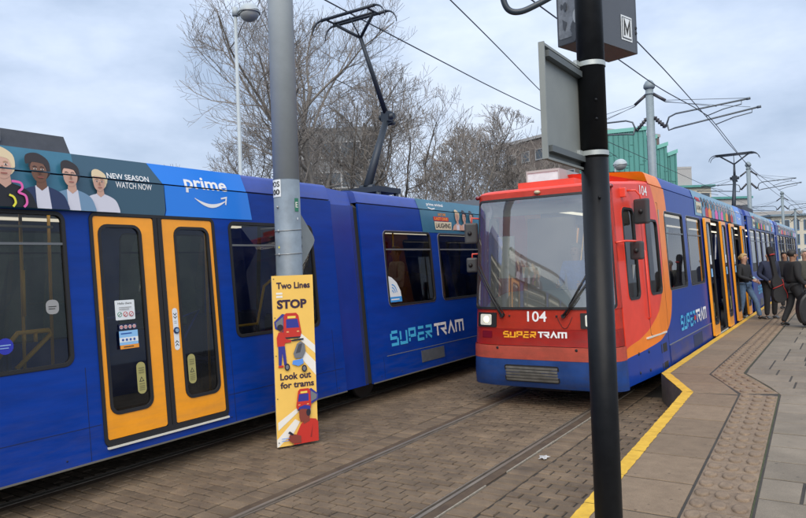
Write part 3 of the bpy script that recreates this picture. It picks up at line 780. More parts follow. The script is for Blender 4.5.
def figure(cx, zt, k, skin, hair, coat, shirt, quiff=0, dy=0):
    """a plain flat-colour portrait: shoulders, neck, head, hair"""
    zb = 2.89; hd = zt-.13*k
    sd_ = smooth_open([(cx-.235*k, zb), (cx-.225*k, hd-.30*k), (cx-.18*k, hd-.21*k), (cx-.06*k, hd-.155*k), (cx+.06*k, hd-.155*k), (cx+.18*k, hd-.21*k), (cx+.225*k, hd-.30*k), (cx+.235*k, zb)], 4)
    sh.poly([tuple(q) for q in sd_], coat)
    sh.poly([(cx-.055*k, hd-.15*k), (cx+.055*k, hd-.15*k), (cx+.075*k, zb), (cx-.05*k, zb)], shirt)
    sh.poly([(cx-.035*k, hd-.05*k), (cx+.035*k, hd-.05*k), (cx+.045*k, hd-.155*k), (cx, hd-.19*k), (cx-.045*k, hd-.155*k)], skin)
    sh.poly(ell(cx+dy, hd+.01*k, .088*k, .112*k), hair)
    sh.poly(ell(cx-.012*k+dy, hd-.025*k, .070*k, .098*k), skin)
    sh.poly(smooth([(cx-.085*k+dy-quiff, hd+.03*k), (cx-.05*k+dy, hd+.052*k), (cx+.045*k+dy, hd+.038*k), (cx+.066*k+dy, hd-.02*k), (cx+.088*k+dy, hd-.015*k), (cx+.085*k+dy, hd+.08*k), (cx+.0*k+dy, hd+.135*k), (cx-.07*k+dy-quiff, hd+.11*k)]), hair)
    for e_ in (-.04, .018):
        sh.poly(ell(cx+e_*k+dy, hd-.008*k, .014*k, .008*k, 8), mat('print_eye', (.6, .55, .5), .5)); sh.poly(ell(cx+e_*k+dy, hd-.008*k, .007*k, .008*k, 8), HK)
        sh.poly(thick_line([(cx+(e_-.018)*k+dy, hd+.010*k), (cx+e_*k+dy, hd+.018*k), (cx+(e_+.018)*k+dy, hd+.010*k)], .006*k), hair if skin is not SK1 or hair is HK else mat('print_brow', (.3, .2, .1), .5))
    sh.poly(rr(cx-.035*k+dy, cx+.015*k+dy, hd-.083*k, hd-.075*k, 0), mat('print_lip', (.30, .08, .07), .5))
    sh.poly([(cx-.018*k+dy, hd-.018*k), (cx-.008*k+dy, hd-.02*k), (cx-.002*k+dy, hd-.05*k), (cx-.026*k+dy, hd-.052*k)], mat('print_shade', (.30, .15, .10), .5) if skin is SK1 else mat('print_shade_dark', (.09, .04, .025), .5))
figure(2.85, 3.44, 1.1, SK1, HK, CN, CW)
figure(4.24, 3.34, .93, SK1, HB, CW, CW)
figure(3.92, 3.40, 1.07, SK1, HK, CD, CW)
figure(3.60, 3.435, 1.16, SK2, HK, CN, CW, quiff=.03)
figure(3.25, 3.455, 1.22, SK1, HB, CK, CK)
sh.poly(thick_line([tuple(q) for q in smooth_open([(3.30, 3.13), (3.38, 3.12), (3.395, 3.07), (3.36, 3.03), (3.42, 3.0), (3.43, 2.93), (3.40, 2.89)], 5)], .022), PK)
sh.poly(thick_line([tuple(q) for q in smooth_open([(3.27, 3.0), (3.31, 2.98), (3.325, 2.93), (3.30, 2.89)], 5)], .020), YL)
sh.done('advert', lt)
# inside the middle section: rails seen through the glass
seats = [(LX+dx, yy, False) for yy in (.2, 1.1, 2.3, 3.1, 6.9, 7.6) for dx in (.85, -.85, -.4)]
interior(lt, LX, 1.30, y0, y1, .47, 2.95, seats, [(LX+.75, 3.62), (LX+.45, 1.9), (LX-.4, 6.1), (LX+.72, 6.0), (LX+.5, 4.05), (LX+.3, 2.6)])
def hrail(pts, r=.019, m=HANDM, par=lt):
    bm = bmesh.new(); tube(bm, pts, r, 8); fin('handrail', bm, m, par)
hrail([(LX+1.1, 3.14, 1.42), (LX+1.1, 3.38, 1.70), (LX+1.1, 3.68, 1.70), (LX+1.1, 3.70, 1.66), (LX+1.1, 3.36, 1.36)], r=.024)
hrail([(LX+1.1, 3.44, 1.6), (LX+1.1, 3.44, 1.69)]); hrail([(LX+1.1, 3.55, 1.6), (LX+1.1, 3.55, 1.69)]); hrail([(LX+1.0, 3.5, 1.85), (LX+1.0, 3.5, 2.3)]); hrail([(LX+1.0, 5.9, 1.5), (LX+1.0, 6.6, 1.5), (LX+1.0, 6.75, 2.0), (LX+1.0, 7.1, 2.2)])
hrail([(LX+.9, 4.2, 1.72), (LX+.9, 4.85, 1.78)], m=BLUEH); hrail([(LX+.9, 5.1, 1.6), (LX+.9, 5.7, 1.75), (LX+.95, 5.25, 1.2)], m=BLUEH)
sh = Sheet(S, off=-.010)
sh.poly(ell(3.20, 1.60, .075, .075), mat('print_royal', (.02, .03, .36), .5)); sh.poly(rr(3.15, 3.25, 1.605, 1.615, 0), SUPB_); sh.poly(rr(3.15, 3.23, 1.58, 1.588, 0), SUPB_); sh.done('sticker', lt); sh = Sheet(S, off=-.010)
sh.poly(rr(3.60, 3.73, 1.86, 2.0, .05), mat('print_grey', (.3, .3, .3), .6)); sh.poly(rr(3.625, 3.705, 1.93, 1.938, 0), mat('print_dark', (.03, .03, .025), .6)); sh.poly(rr(3.625, 3.69, 1.91, 1.917, 0), mat('print_dark', (.03, .03, .025), .6))
sh.done('sticker', lt)
bm = bmesh.new(); tube(bm, [(LX+1.1, 2.35, 2.72), (LX+1.1, 3.75, 2.72)], .015, 6); fin('light_strip', bm, mat('strip_cream', (.6, .52, .36), .5), lt)
bogie(lt, LX, 1.4); bogie(lt, LX, 8.4); bogie(lt, LX, 20)
end_wall(lt, S, F, y0, .35, 3.25)
# short grey link panels and the bellows
LB = mat('link_panel_blue', (.006, .032, .24), .35, var=.15, scale=2, coat=.3)
for sd_ in (S, F):
    panel(sd_, [(8.10, .35), (8.70, .35), (8.70, 3.20), (8.10, 3.20)], [], 'link_panel', LB, lt, off=-.05)
    panel(Side(LX, 1.33, .07, 3.0, sd_.side), [(8.10, 3.21), (8.70, 3.19), (8.70, 3.43), (8.10, 3.47)], [], 'link_panel', ROOFB, lt, off=-.02)
bellows(lt, LX, 8.62, 8.80, 1.29, .36, 3.30)
bm = bmesh.new(); box(bm, LX-.9, LX+.9, 8.0, 8.9, .3, .45); fin('coupling_beam', bm, DARK, lt)
# front section (runs on behind the other tram)
y0, y1 = 8.77, 21.5
win2 = [(9.40, 10.95, 1.53, 2.82), (11.22, 12.9, 1.53, 2.81), (13.2, 14.8, 1.53, 2.81), (15.1, 16.4, 1.53, 2.81), (18.2, 19.9, 1.53, 2.81)]
for sd_ in (S, F):
    panel(sd_, [(y0, .35), (y1, .35), (y1, 3.241), (y0, 3.241)], [hole(*q) for q in win2], 'side_wall', BLUE, lt)
    for i, q in enumerate(win2): window(sd_, lt, *q, transom=2.50)
cove(S, lt, y0, y1, 3.46, ROOFB, F)
slat(S, y0, y1, .345, .362, 'skirt_trim', mat('skirt_grey', (.13, .12, .10), .5), lt, 0, .008)
slat(S, 9.2, 21.4, .728, .738, 'seam', mat('seam_grey', (.16, .17, .19), .5), lt, 0, .003)
sh = Sheet(S, off=.006); sh.cuts = S.cuts()
sh.poly([(10.7, 2.82), (14.5, 2.82), (14.5, 3.45), (10.62, 3.45)], AT, lift=0); sh.n = 2
sh.text('prime original', 10.98, 3.32, .075, WHITE, width=.62, bold=.02)
sh.poly(thick_line([(11.0, 3.30), (11.12, 3.27), (11.25, 3.29)], .018), WHITE)
OR = mat('print_orange', (.80, .30, .03), .5); RD = mat('print_red', (.50, .03, .03), .5)
sh.text('LAST ONE', 11.30, 3.15, .055, OR, bold=.03, width=.3); sh.poly(rr(11.12, 11.70, 3.05, 3.13, .01), RD); sh.text('LAST ONE', 11.16, 3.065, .055, OR, bold=.03, width=.5)
sh.poly([(11.16, 2.88), (11.78, 2.885), (11.80, 3.04), (11.14, 3.035)], mat('print_cream', (.65, .58, .42), .5)); sh.text('LAUGHING', 11.19, 2.91, .10, CK, bold=.03, width=.56)
for cx, h_ in ((12.05, HB), (12.32, HK), (12.6, HK)): figure(cx, 3.3, 1.0, SK1, h_, SK1, CW)
sh.done('advert', lt)
SUPB = mat('logo_sky_blue', (.06, .42, .72), .4); sh = Sheet(S, off=.005); wordmark(sh, 9.36, 11.9, .875, 1.125, SUPB, WHITE); sh.done('lettering', lt)
slat(S, 10.26, 11.06, .485, .69, 'vent_panel', mat('vent_grey', (.075, .085, .10), .6, var=.2), lt, 0, .006)
sh = Sheet(S, off=-.010)
sh.poly([(9.45, 1.60), (9.82, 1.60), (9.80, 1.78), (9.70, 1.93), (9.56, 2.02), (9.45, 2.05)], mat('sticker_white', (.72, .76, .78), .5), lift=0)
sh.poly([(9.45, 1.60), (9.82, 1.60), (9.815, 1.69), (9.45, 1.69)], mat('print_azure', (.05, .30, .70), .5), lift=1); sh.poly(rr(9.49, 9.74, 1.635, 1.655, 0), WHITE)
for r_ in (.05, .10, .15):
    sh.poly(thick_line([(9.53+r_*cos(t), 1.75+r_*sin(t)) for t in [RAD(a) for a in range(5, 95, 10)]], .02), mat('print_azure', (.05, .30, .70), .5), lift=2)
sh.done('sticker', lt)
bm = bmesh.new(); box(bm, LX+.3, LX+.32, 10.0, 10.35, 2.05, 2.42); fin('notice_sheet', bm, mat('sticker_white', (.72, .76, .78), .5), lt)
seats = [(LX+dx, yy, True) for yy in (10.1, 11.0, 11.9, 12.8, 13.7, 15) for dx in (.85, .4, -.85, -.4)]
interior(lt, LX, 1.30, y0, y1, .85, 2.95, seats, [(LX+.15, 11.2), (LX+.2, 9.3)])
end_wall(lt, S, F, y1, .35, 3.3)
# body seams, fixings and scuffs along the flank
SEAM = mat('seam_dark', (.004, .012, .06), .5)
for yy in (-1.27, .85, 2.22, 3.95, 5.87, 7.85): slat(S, yy-.003, yy+.003, .37, 1.30, 'seam', SEAM, lt, 0, .0015)
slat(S, -3.1, 4.08, .70, .706, 'seam', SEAM, lt, 0, .0015); slat(S, 5.78, 8.05, .70, .706, 'seam', SEAM, lt, 0, .0015)
for yy in (9.1, 11.1, 13.05, 15): slat(S, yy-.003, yy+.003, .37, .72, 'seam', SEAM, lt, 0, .0015)
for yy, zz in [(-.5+.7*i, .43) for i in range(13)]+[(9.0+.6*i, .43) for i in range(7)]:
    if 4.1 < yy < 5.8 or 7.9 < yy < 8.9: continue
    bm = bmesh.new(); c = S(yy, zz, 0); ball(bm, c, (.004, .012, .012), 8, 5); fin('rivet', bm, SEAM, lt)
# roof gear
bm = bmesh.new(); box(bm, LX-.75, LX+.85, -1.0, 4.12, 3.5, 3.715)
for v in bm.verts:
    if v.co.z > 3.6: v.co.x = LX + (v.co.x-LX)*.9; v.co.y = v.co.y-.03 if v.co.y > 2 else v.co.y
fin('roof_housing', bm, mat('roof_charcoal', (.045, .05, .06), .6, var=.2), lt, bev=.015)
bm = bmesh.new(); box(bm, LX+.835, LX+.855, 3.2, 3.4, 3.57, 3.68); fin('roof_hatch', bm, mat('roof_grey', (.12, .13, .14), .6), lt)
bm = bmesh.new(); box(bm, LX-.85, LX+.9, 13.8, 17.5, 3.48, 3.62)
for v in bm.verts:
    if v.co.z > 3.55: v.co.x = LX + (v.co.x-LX)*.6; v.co.y += (.8 if v.co.y < 15 else -.8); v.co.z += .12
fin('roof_housing', bm, mat('roof_charcoal', (.045, .05, .06), .6, var=.2), lt, bev=.02)
pantograph(lt, LX, 10.6, 3.74, 11.37, 5.24, 10.35, 7.0, half=.78)

# ================================================================== right tram
RX = -3.87
tr = thing('tram', 'red fronted blue tram numbered 104 standing at the platform with its doors open', 'tram', (RX, 10, 0))
YT, YS = 11.4, 9.82
S = Side(RX, 1.32, .05, 3.40, 1, YT, .08); F = Side(RX, 1.32, .05, 3.40, -1, YT, .08)
# --- the bowed front: plan curve parametrised by arc length a in [-1, 1]
tab = []
for i in range(201):
    ph = -pi/2 + pi*i/200; s_ = 1 if ph >= 0 else -1
    tab.append((s_*abs(sin(ph))**(2/5), 1-abs(cos(ph))**(2/2.5)))
acc = [0]
for p, q in zip(tab, tab[1:]): acc.append(acc[-1] + math.hypot((q[0]-p[0])*1.15, (q[1]-p[1])*.45))
def plan(a):
    t = (a+1)/2*acc[-1]
    for i in range(200):
        if acc[i+1] >= t:
            k = (t-acc[i])/max(1e-9, acc[i+1]-acc[i]); return tab[i][0]+(tab[i+1][0]-tab[i][0])*k, tab[i][1]+(tab[i+1][1]-tab[i][1])*k
    return tab[-1]
YF = [(.30, 9.52), (.40, 9.44), (.55, 9.40), (.95, 9.38), (1.0, 9.41), (1.5, 9.43), (3.15, 9.60), (3.40, 9.68)]
def yf(z):
    for (za, ya), (zb, yb) in zip(YF, YF[1:]):
        if z <= zb: return ya+(yb-ya)*max(0, z-za)/(zb-za)
    return YF[-1][1]
def fr(a, z, off=0):
    u, v = plan(a); u2, v2 = plan(min(1, a+.004)); u1, v1 = plan(max(-1, a-.004)); h = S.half(YS, z); d = YS-yf(z)
    tng = Vector(((u2-u1)*h, (v2-v1)*d)).normalized()
    return Vector((RX + u*h + tng.y*off, yf(z) + v*d - tng.x*off, z))
def fpatch(name, m, rows, parent=tr, off=0, na=24, edge=.03, **kw):
    """a patch of the front: rows of (z, a0, a1), with returned edges so that it has thickness"""
    bm = bmesh.new(); G = []
    for z, a0, a1 in rows: G.append([bm.verts.new(fr(a0+(a1-a0)*i/na, z, off)) for i in range(na+1)])
    for p, q in zip(G, G[1:]):
        for k in range(na): bm.faces.new((p[k], p[k+1], q[k+1], q[k]))
    if edge: bmesh.ops.solidify(bm, geom=bm.faces[:], thickness=edge)
    return fin(name, bm, m, parent, smooth=.7, **kw)
def fbox(name, m, a0, a1, z0, z1, r=0, off=.004, parent=tr, th=.02, n=5):
    """rounded rectangle lying on the front surface"""
    bm = bmesh.new(); flat_fill(bm, rr(a0, a1, z0, z1, r, n)); cutv(bm, 0, [a0+(a1-a0)*i/8 for i in range(1, 8)])
    for v in bm.verts: v.co = fr(v.co.x, v.co.y, off)
    for f in bm.faces:
        f.normal_update()
        if f.normal.y > 0: f.normal_flip()
    if th: bmesh.ops.solidify(bm, geom=bm.faces[:], thickness=th)
    return fin(name, bm, m, parent)
lin = lambda z0, z1, a0, a1, n=2: [(z0+(z1-z0)*i/n, a0, a1) for i in range(n+1)]
bump = fpatch('bumper', BBLUE, [(.33, -1, 1), (.36, -1, 1), (.45, -1, 1), (.55, -1, 1), (.755, -1, 1)], off=.0)
fpatch('bumper_band', SALM, [(.757, -1, 1), (.85, -1, 1), (.93, -1, 1), (.955, -1, 1)], bump, off=.003)
fpatch('front_panel', DRED, lin(.96, 1.205, -1, 1), off=-.012); fpatch('front_panel', RED, lin(1.207, 1.50, -1, 1), off=-.012)
fpatch('front_pillar', RED, lin(1.5, 3.16, -1, -.80, 6), na=8); fpatch('front_pillar', RED, lin(1.5, 3.16, .84, 1, 6), na=8)
fpatch('front_header', RED, [(3.16, -1, 1), (3.21, -1, 1), (3.275, -1, 1)], off=.0)
# windscreen with its black seal
def wring(a0, a1, z0, z1, r, name, m, fr_a=.022, fr_z=.035):
    o = rr(a0, a1, z0, z1, r, 6); i_ = rr(a0+fr_a, a1-fr_a, z0+fr_z, z1-fr_z, r*.7, 6)
    def dens(L):
        R_ = []
        for p, q in zip(L, L[1:]+L[:1]):
            R_.append(p)
            if abs(p[0]-q[0]) > .3: R_ += [(p[0]+(q[0]-p[0])*k/20, p[1]+(q[1]-p[1])*k/20) for k in range(1, 20)]
        return R_
    o, i_ = dens(o), dens(i_); bm = bmesh.new(); n = len(o)
    A = [[bm.verts.new(fr(*p, of)) for p in L] for L, of in ((o, -.02), (o, .008), (i_, .008), (i_, -.02))]
    for p, q in zip(A, A[1:]):
        for k in range(n): bm.faces.new((p[k], p[(k+1) % n], q[(k+1) % n], q[k]))
    return fin(name, bm, m, tr)
bm = bmesh.new(); flat_fill(bm, rr(-.82, .86, 1.50, 3.18, .03)); cutv(bm, 0, [-.82+1.68*i/24 for i in range(1, 24)]); cutv(bm, 1, [1.8, 2.2, 2.6, 3.0])
for v in bm.verts: v.co = fr(v.co.x, v.co.y, .0)
ws = wring(-.825, .865, 1.495, 3.185, .07, 'windscreen', RUB)
fin('windscreen_pane', bm, GLW, ws, smooth=True)
# cab roof
bm = bmesh.new(); G = []; na = 26
for z, dy, kx in ((0, 0, 1.0), (.025, .03, .985), (.05, .10, .95), (.07, .28, .88), (.085, .7, .75), (.09, 1.3, .6)):
    row = []
    base = [fr(-1+2*i/na, 3.275) for i in range(na+1)]
    sideL = [Vector((F(yy, 3.385).x, yy, 0)) for yy in (11.4, 10.6)]; sideR = [Vector((S(yy, 3.385).x, yy, 0)) for yy in (10.6, 11.4)]
    for p in [*sideL, *base, *sideR]:
        row.append(bm.verts.new((RX+(p.x-RX)*kx, min(11.45, p.y+dy) if p.y < 11.3 else p.y, z+3.275+.113*max(0, min(1, (p.y-YS)/(11.3-YS))))))
    G.append(row)
for p, q in zip(G, G[1:]):
    for k in range(len(p)-1): bm.faces.new((p[k], p[k+1], q[k+1], q[k]))
bm.faces.new(G[-1])
fin('cab_roof', bm, LIVERY, tr, smooth=.8)
# front details
sh = Sheet(fr, off=-.006); wordmark(sh, -.385, .31, 1.075, 1.17, mat('logo_amber', (.85, .38, .02), .4), WHITE); sh.done('lettering', tr)
sh = Sheet(fr, off=-.006); sh.text('104', -.115, 1.315, .155, WHITE, bold=.012, width=.215); sh.done('lettering', tr)
g = fbox('grille', RUB, -.375, .215, .42, .675, .03, off=.006)
for i in range(5): fbox('grille_slat', mat('grille_metal', (.16, .155, .14), .5, metal=.4, var=.3), -.36, .20, .437+.045*i, .470+.045*i, .008, off=.012+.004*(i % 2), parent=g, th=.012)
for s_ in (-1, 1):
    a0, a1 = (-.74, -.475) if s_ < 0 else (.46, .725)
    hd = fbox('headlight', RUB, a0, a1, 1.225, 1.445, .012, off=.004)
    fbox('headlight_glass', mat('headlamp_lens', (.42, .44, .42), .12, var=.2, scale=9, emit=((1, .93, .75), .25)), a0+.05, a1-.06, 1.255, 1.42, .02, off=.010, parent=hd, th=.004)
    c = fr((a0+a1)/2+.01, 1.34, .014); bm = bmesh.new(); ball(bm, c, (.052, .012, .052), 14, 8)
    fin('lamp_bulb', bm, mat('lit_lamp', (.9, .85, .6), .2, emit=((1, .90, .55), 1.0 if s_ < 0 else .5)), hd)
    fbox('tail_light', mat('tail_lens', (.16, .006, .008), .2, coat=.5), *((-.665, -.53) if s_ < 0 else (.53, .665)), 1.06, 1.165, .008, off=-.004)
    a = -.45 if s_ < 0 else .41
    bm = bmesh.new(); c = fr(a, .92, .004); ball(bm, c, (.022, .008, .022), 10, 6); fin('jack_point', bm, RUB, bump)
    # wiper: spindle, arm and blade
    a_p, a_t = ((-.40, -.74) if s_ < 0 else (.29, .54))
    bm = bmesh.new(); p0 = fr(a_p, 1.405, .03); p1 = fr(a_t, 2.10 if s_ < 0 else 1.86, .05)
    tube(bm, [fr(a_p, 1.405, -.01), fr(a_p, 1.405, .045)], .03, 10)
    tube(bm, [p0, p0.lerp(p1, .35)+Vector((0, -.02, 0)), p1], [.02, .014, .009], 8); tube(bm, [p0+Vector((.05, 0, .01)), p0.lerp(p1, .6)+Vector((.03, -.01, 0))], .008, 6)
    wp = fin('wiper', bm, RUB, tr)
    bm = bmesh.new(); e0 = fr(a_p+(a_t-a_p)*.25, 1.62 if s_ < 0 else 1.55, .018); e1 = fr(a_t+.01*s_, 2.16 if s_ < 0 else 2.0, .024)
    tube(bm, [e0, e0.lerp(e1, .5)+Vector((0, -.012, 0)), e1], .012, 6); fin('wiper_blade', bm, RUB, wp)
    bm = bmesh.new(); ball(bm, fr(a_p+.08*(-1 if s_ > 0 else 1), 1.40, -.004), .016, 8, 6); fin('washer_nozzle', bm, RUB, tr)
bm = bmesh.new(); tube(bm, [fr(.215+.027*t, 1.39-.17*sin(pi*t/6), -.004) for t in range(7)], .004, 5); fin('washer_hose', bm, RUB, tr)
bm = bmesh.new(); ball(bm, fr(0.0, 3.235, .02), (.05, .045, .03), 12, 8); fin('marker_lamp', bm, mat('clear_lens', (.5, .42, .28), .2), tr)
for a in (-.86, .88):
    bm = bmesh.new(); ball(bm, fr(a, 3.24, .03), (.04, .04, .035), 10, 8); fin('marker_lamp', bm, mat('tail_lens', (.16, .006, .008), .2, coat=.5), tr)
# red roof hood and pale air-conditioning case
bm = bmesh.new(); box(bm, RX-.42, RX+.48, 9.88, 10.6, 3.28, 3.43)
for v in bm.verts:
    if v.co.z > 3.5: v.co.x = RX+.1+(v.co.x-RX-.1)*.86; v.co.y += .12
fin('roof_hood', bm, RED, tr, bev=.012)
bm = bmesh.new(); box(bm, RX-.65, RX-.09, 10.8, 13.4, 3.36, 3.72)
ac = fin('air_conditioner', bm, mat('ac_offwhite', (.62, .72, .75), .5, var=.1), tr, bev=.012)
bm = bmesh.new()
for q in ((-.66, -.64), (-.10, -.08)): box(bm, RX+q[0], RX+q[1], 10.79, 13.4, 3.37, 3.73)
box(bm, RX-.64, RX-.10, 10.785, 10.8, 3.69, 3.73); box(bm, RX-.08, RX-.07, 11.5, 11.52, 3.37, 3.7); fin('case_edge', bm, mat('ac_edge', (.40, .41, .40), .6), ac)
# --- flanks of the first section
yA, yB = YS, 23.4
wr = [(12.35, 13.90, 1.62, 3.0), (14.25, 15.75, 1.62, 3.0)]
cabw = [(10.10, 10.62, 1.58, 2.96), (11.08, 11.78, 1.60, 2.82)]
doorw = [(16.68, 18.12), (20.42, 21.9)]
outer = [(yA, .37), (yB, .37), (yB, 3.391), (11.3, 3.391), (yA, 3.275)]
sw = panel(S, outer, [hole(*wr[0]), hole(*wr[1]), hole(*cabw[0], r=.12), hole(*cabw[1], r=.12)] + [rr(a, b, .43, 3.03, .03) for a, b in doorw] + [hole(22.75, 23.2, 1.62, 3.0, .08)], 'side_wall', LIVERY, tr)
for q in wr: window(S, tr, *q, transom=2.62)
for q in cabw: window(S, tr, *q, r=.12, trim=RED)
window(S, tr, 22.75, 23.2, 1.62, 3.0, r=.08)
fw_ = [*wr, (16.3, 18.0, 1.62, 3.0), (18.3, 20, 1.62, 3.0), (20.3, 22.6, 1.62, 3.0)]
panel(F, outer, [hole(*q) for q in [*fw_, cabw[0]]], 'side_wall', LIVERY, tr)
for q in fw_: window(F, tr, *q, transom=2.62)
window(F, tr, *cabw[0], r=.12, trim=RED)
cove(S, tr, 11.15, yB, 3.62, LIVERY, F, fy=.35)
ring(S, rr(10.92, 11.95, .98, 3.12, .05), rr(10.928, 11.942, .988, 3.112, .05), 'cab_door_seam', RUB, tr, off=.002, lip=-.002)
bm = bmesh.new(); p = S(10.88, 2.4, .03); tube(bm, [S(10.88, 1.25, .0), S(10.88, 1.28, .035), S(10.88, 2.3, .035), S(10.88, 2.33, 0)], .014, 8); fin('grab_handle', bm, RED, tr)
slat(S, 10.7, 11.75, .955, .98, 'step_edge', mat('sill_pale', (.62, .60, .52), .5), tr, 0, .02)
for (a, b, c, d) in ((11.35, 11.72, .66, .80), (11.35, 11.72, .40, .50)): slat(S, a, b, c, d, 'step_recess', RUB, tr, 0, .003)
slat(S, 11.92, 16.3, .40, .72, 'skirt_panel', NAVY, tr, 0, .012); slat(S, 11.92, 16.3, .722, .735, 'seam', mat('seam_grey', (.16, .17, .19), .5), tr, 0, .014)
slat(S, 13.9, 14.8, .45, .68, 'vent_panel', mat('vent_navy', (.010, .025, .09), .6), tr, .012, .016)
slat(S, 11.895, 11.905, .38, .95, 'seam', RUB, tr, 0, .003)
for q in ((10.3, .5), (10.3, .78), (10.75, .48), (10.75, .76)):
    bm = bmesh.new(); ball(bm, S(*q, .002), (.012, .025, .025), 8, 6); fin('jack_point', bm, RUB, tr)
sh = Sheet(S, off=.006); wordmark(sh, 12.95, 15.5, .86, 1.13, SUPB, WHITE)
sh.poly(ell(14.15, 1.0, .09, .05, 10), mat('print_red', (.50, .03, .03), .5)); sh.done('lettering', tr)
sh = Sheet(S, off=.006); sh.cuts = S.cuts(); sh.text('104', 10.98, 3.19, .155, WHITE, bold=.01, width=.34); sh.done('lettering', tr)
def colour_ad(S, ya, yb, parent, seed, zlo, zhi):
    """advert band: teal ground with flat portraits and a blue end"""
    global sh
    rnd = random.Random(seed); sh = Sheet(S, off=.009); sh.cuts = ([], [S.zg-.009, S.zg+.009])
    at = mat('advert_bright_teal', (.05, .22, .34), .3, coat=.4)
    sh.poly([(ya, zlo), (yb, zlo), (yb, zhi), (ya, zhi)], at, lift=0)
    sh.poly([(yb-1.0, zlo), (yb, zlo), (yb, zhi), (yb-1.2, zhi)], AB, lift=1); sh.n = 2
    sh.text('prime', yb-.85, S.zg-.06, .15, WHITE, bold=.02, width=.6)
    sh.poly(thick_line([(yb-.8, S.zg-.13), (yb-.5, S.zg-.19), (yb-.25, S.zg-.13)], .03), WHITE)
    cols = [mat('print_orange', (.80, .30, .03), .5), mat('print_green', (.05, .30, .16), .5), CD, CD, CW, CN, CK, mat('print_red', (.50, .03, .03), .5), PK]
    sh.poly(rr(ya+.15, ya+.75, S.zg-.28, S.zg-.05, .02), mat('print_cream', (.65, .58, .42), .5)); sh.text('LAUGHING', ya+.2, S.zg-.22, .10, CK, width=.5, bold=.02)
    sh.poly(rr(ya+.2, ya+.7, S.zg-.03, S.zg+.06, .01), RD)
    y = ya+1.0
    while y < yb-1.5:
        c = rnd.choice(cols); sk = rnd.choice((SK1, SK1, SK2)); z0 = zlo+.005
        sh.poly([(y-.2, z0), (y-.21, zlo+.16), (y-.06, zlo+.24), (y+.06, zlo+.24), (y+.21, zlo+.16), (y+.2, z0)], c)
        sh.poly(ell(y, zlo+.33, .09, .12, 14), rnd.choice((HB, HK, HK))); sh.poly(ell(y-.01, zlo+.31, .07, .10, 14), sk)
        y += rnd.uniform(.36, .5)
    sh.done('advert', parent)
colour_ad(S, 15.3, 22.6, tr, 3, 3.06, 3.60)
# open doors: leaves slid along the outside, dark wells behind
OF = .075
for i, (a, b) in enumerate(doorw):
    for q0, q1, mir in ((a-.72, a-.02, True), (b+.02, b+.72, False)):
        d = door_leaf(S, tr, q0, q1, .44, 3.02, mir, off=OF, th=.045, stickers=None, rim=.075, label='orange door leaf slid open along the tram side')
        sh = Sheet(S, off=OF-.009); m0 = (q0+q1)/2
        sh.poly(rr(m0-.1, m0+.1, 2.0, 2.2, .01), mat('sticker_white', (.72, .76, .78), .5)); sh.done('sticker', d); sh = Sheet(S, off=OF-.009); sh.poly(rr(m0-.1, m0+.1, 1.72, 1.9, .01), mat('print_sky', (.25, .50, .80), .5)); sh.done('sticker', d)
    ring(S, rr(a-.02, b+.02, .41, 3.05, .03), rr(a+.02, b-.02, .45, 3.01, .02), 'door_frame', RUB, tr, off=.02)
    slat(S, a, b, .40, .43, 'door_sill', mat('sill_pale', (.62, .60, .52), .5), tr, -.04, .03)
    for yy in (a+.12, b-.12):
        bm = bmesh.new(); tube(bm, [S(yy, .5, -.25), S(yy, 1.2, -.2), S(yy, 2.95, -.2)], .018, 8); fin('handrail', bm, HANDM, tr)
    bm = bmesh.new(); tube(bm, [S(a+.15, 1.65, -.05), S(a+.2, 1.25, -.02), S(a+.45, 1.05, -.05)], .02, 8); tube(bm, [S(a+.1, 1.05, -.05), S(a+.35, .98, -.02), S(a+.5, .8, -.05)], .02, 8); fin('handrail', bm, BLUEH, tr)
# mirrors
MIR = mat('mirror_shell', (.045, .048, .052), .5)
def mirror(side, y, z, h, wd, out, rot, arm):
    T_ = S if side > 0 else F
    c = T_(y, z, out)
    bm = bmesh.new(); tube(bm, arm, .015, 8); a = fin('mirror_arm', bm, RED, tr)
    bm = bmesh.new(); box(bm, -wd/2, wd/2, -.045, .045, -h/2, h/2, mtx=Matrix.Translation(c) @ Matrix.Rotation(rot, 4, 'Z'))
    fin('mirror', bm, MIR, a, bev=.03)
    bm = bmesh.new(); ball(bm, c+Vector((0, -.06, 0)), .035, 10, 8); fin('mirror_pivot', bm, RUB, a)
mirror(1, 10.55, 2.90, .38, .24, .15, -.35, [S(10.45, 3.22, 0), S(10.5, 3.22, .10), S(10.55, 3.14, .15), S(10.55, 2.95, .15)])
mirror(1, 10.22, 2.31, .27, .20, .14, -.35, [fr(.95, 2.43, 0), S(9.9, 2.45, .10), S(10.2, 2.45, .14), S(10.22, 2.32, .14)])
bm = bmesh.new(); box(bm, -.06, .06, -.03, .03, -.07, .07, mtx=Matrix.Translation(S(10.15, 3.17, .02))); fin('indicator_lamp', bm, RED, tr, bev=.012)
mirror(-1, 9.95, 2.70, .34, .22, .22, .35, [F(10.1, 2.92, 0), F(9.95, 2.95, .22), F(9.95, 2.75, .22)])
mirror(-1, 9.95, 2.18, .24, .18, .20, .35, [F(10.1, 2.36, 0), F(9.95, 2.36, .2), F(9.95, 2.2, .2)])
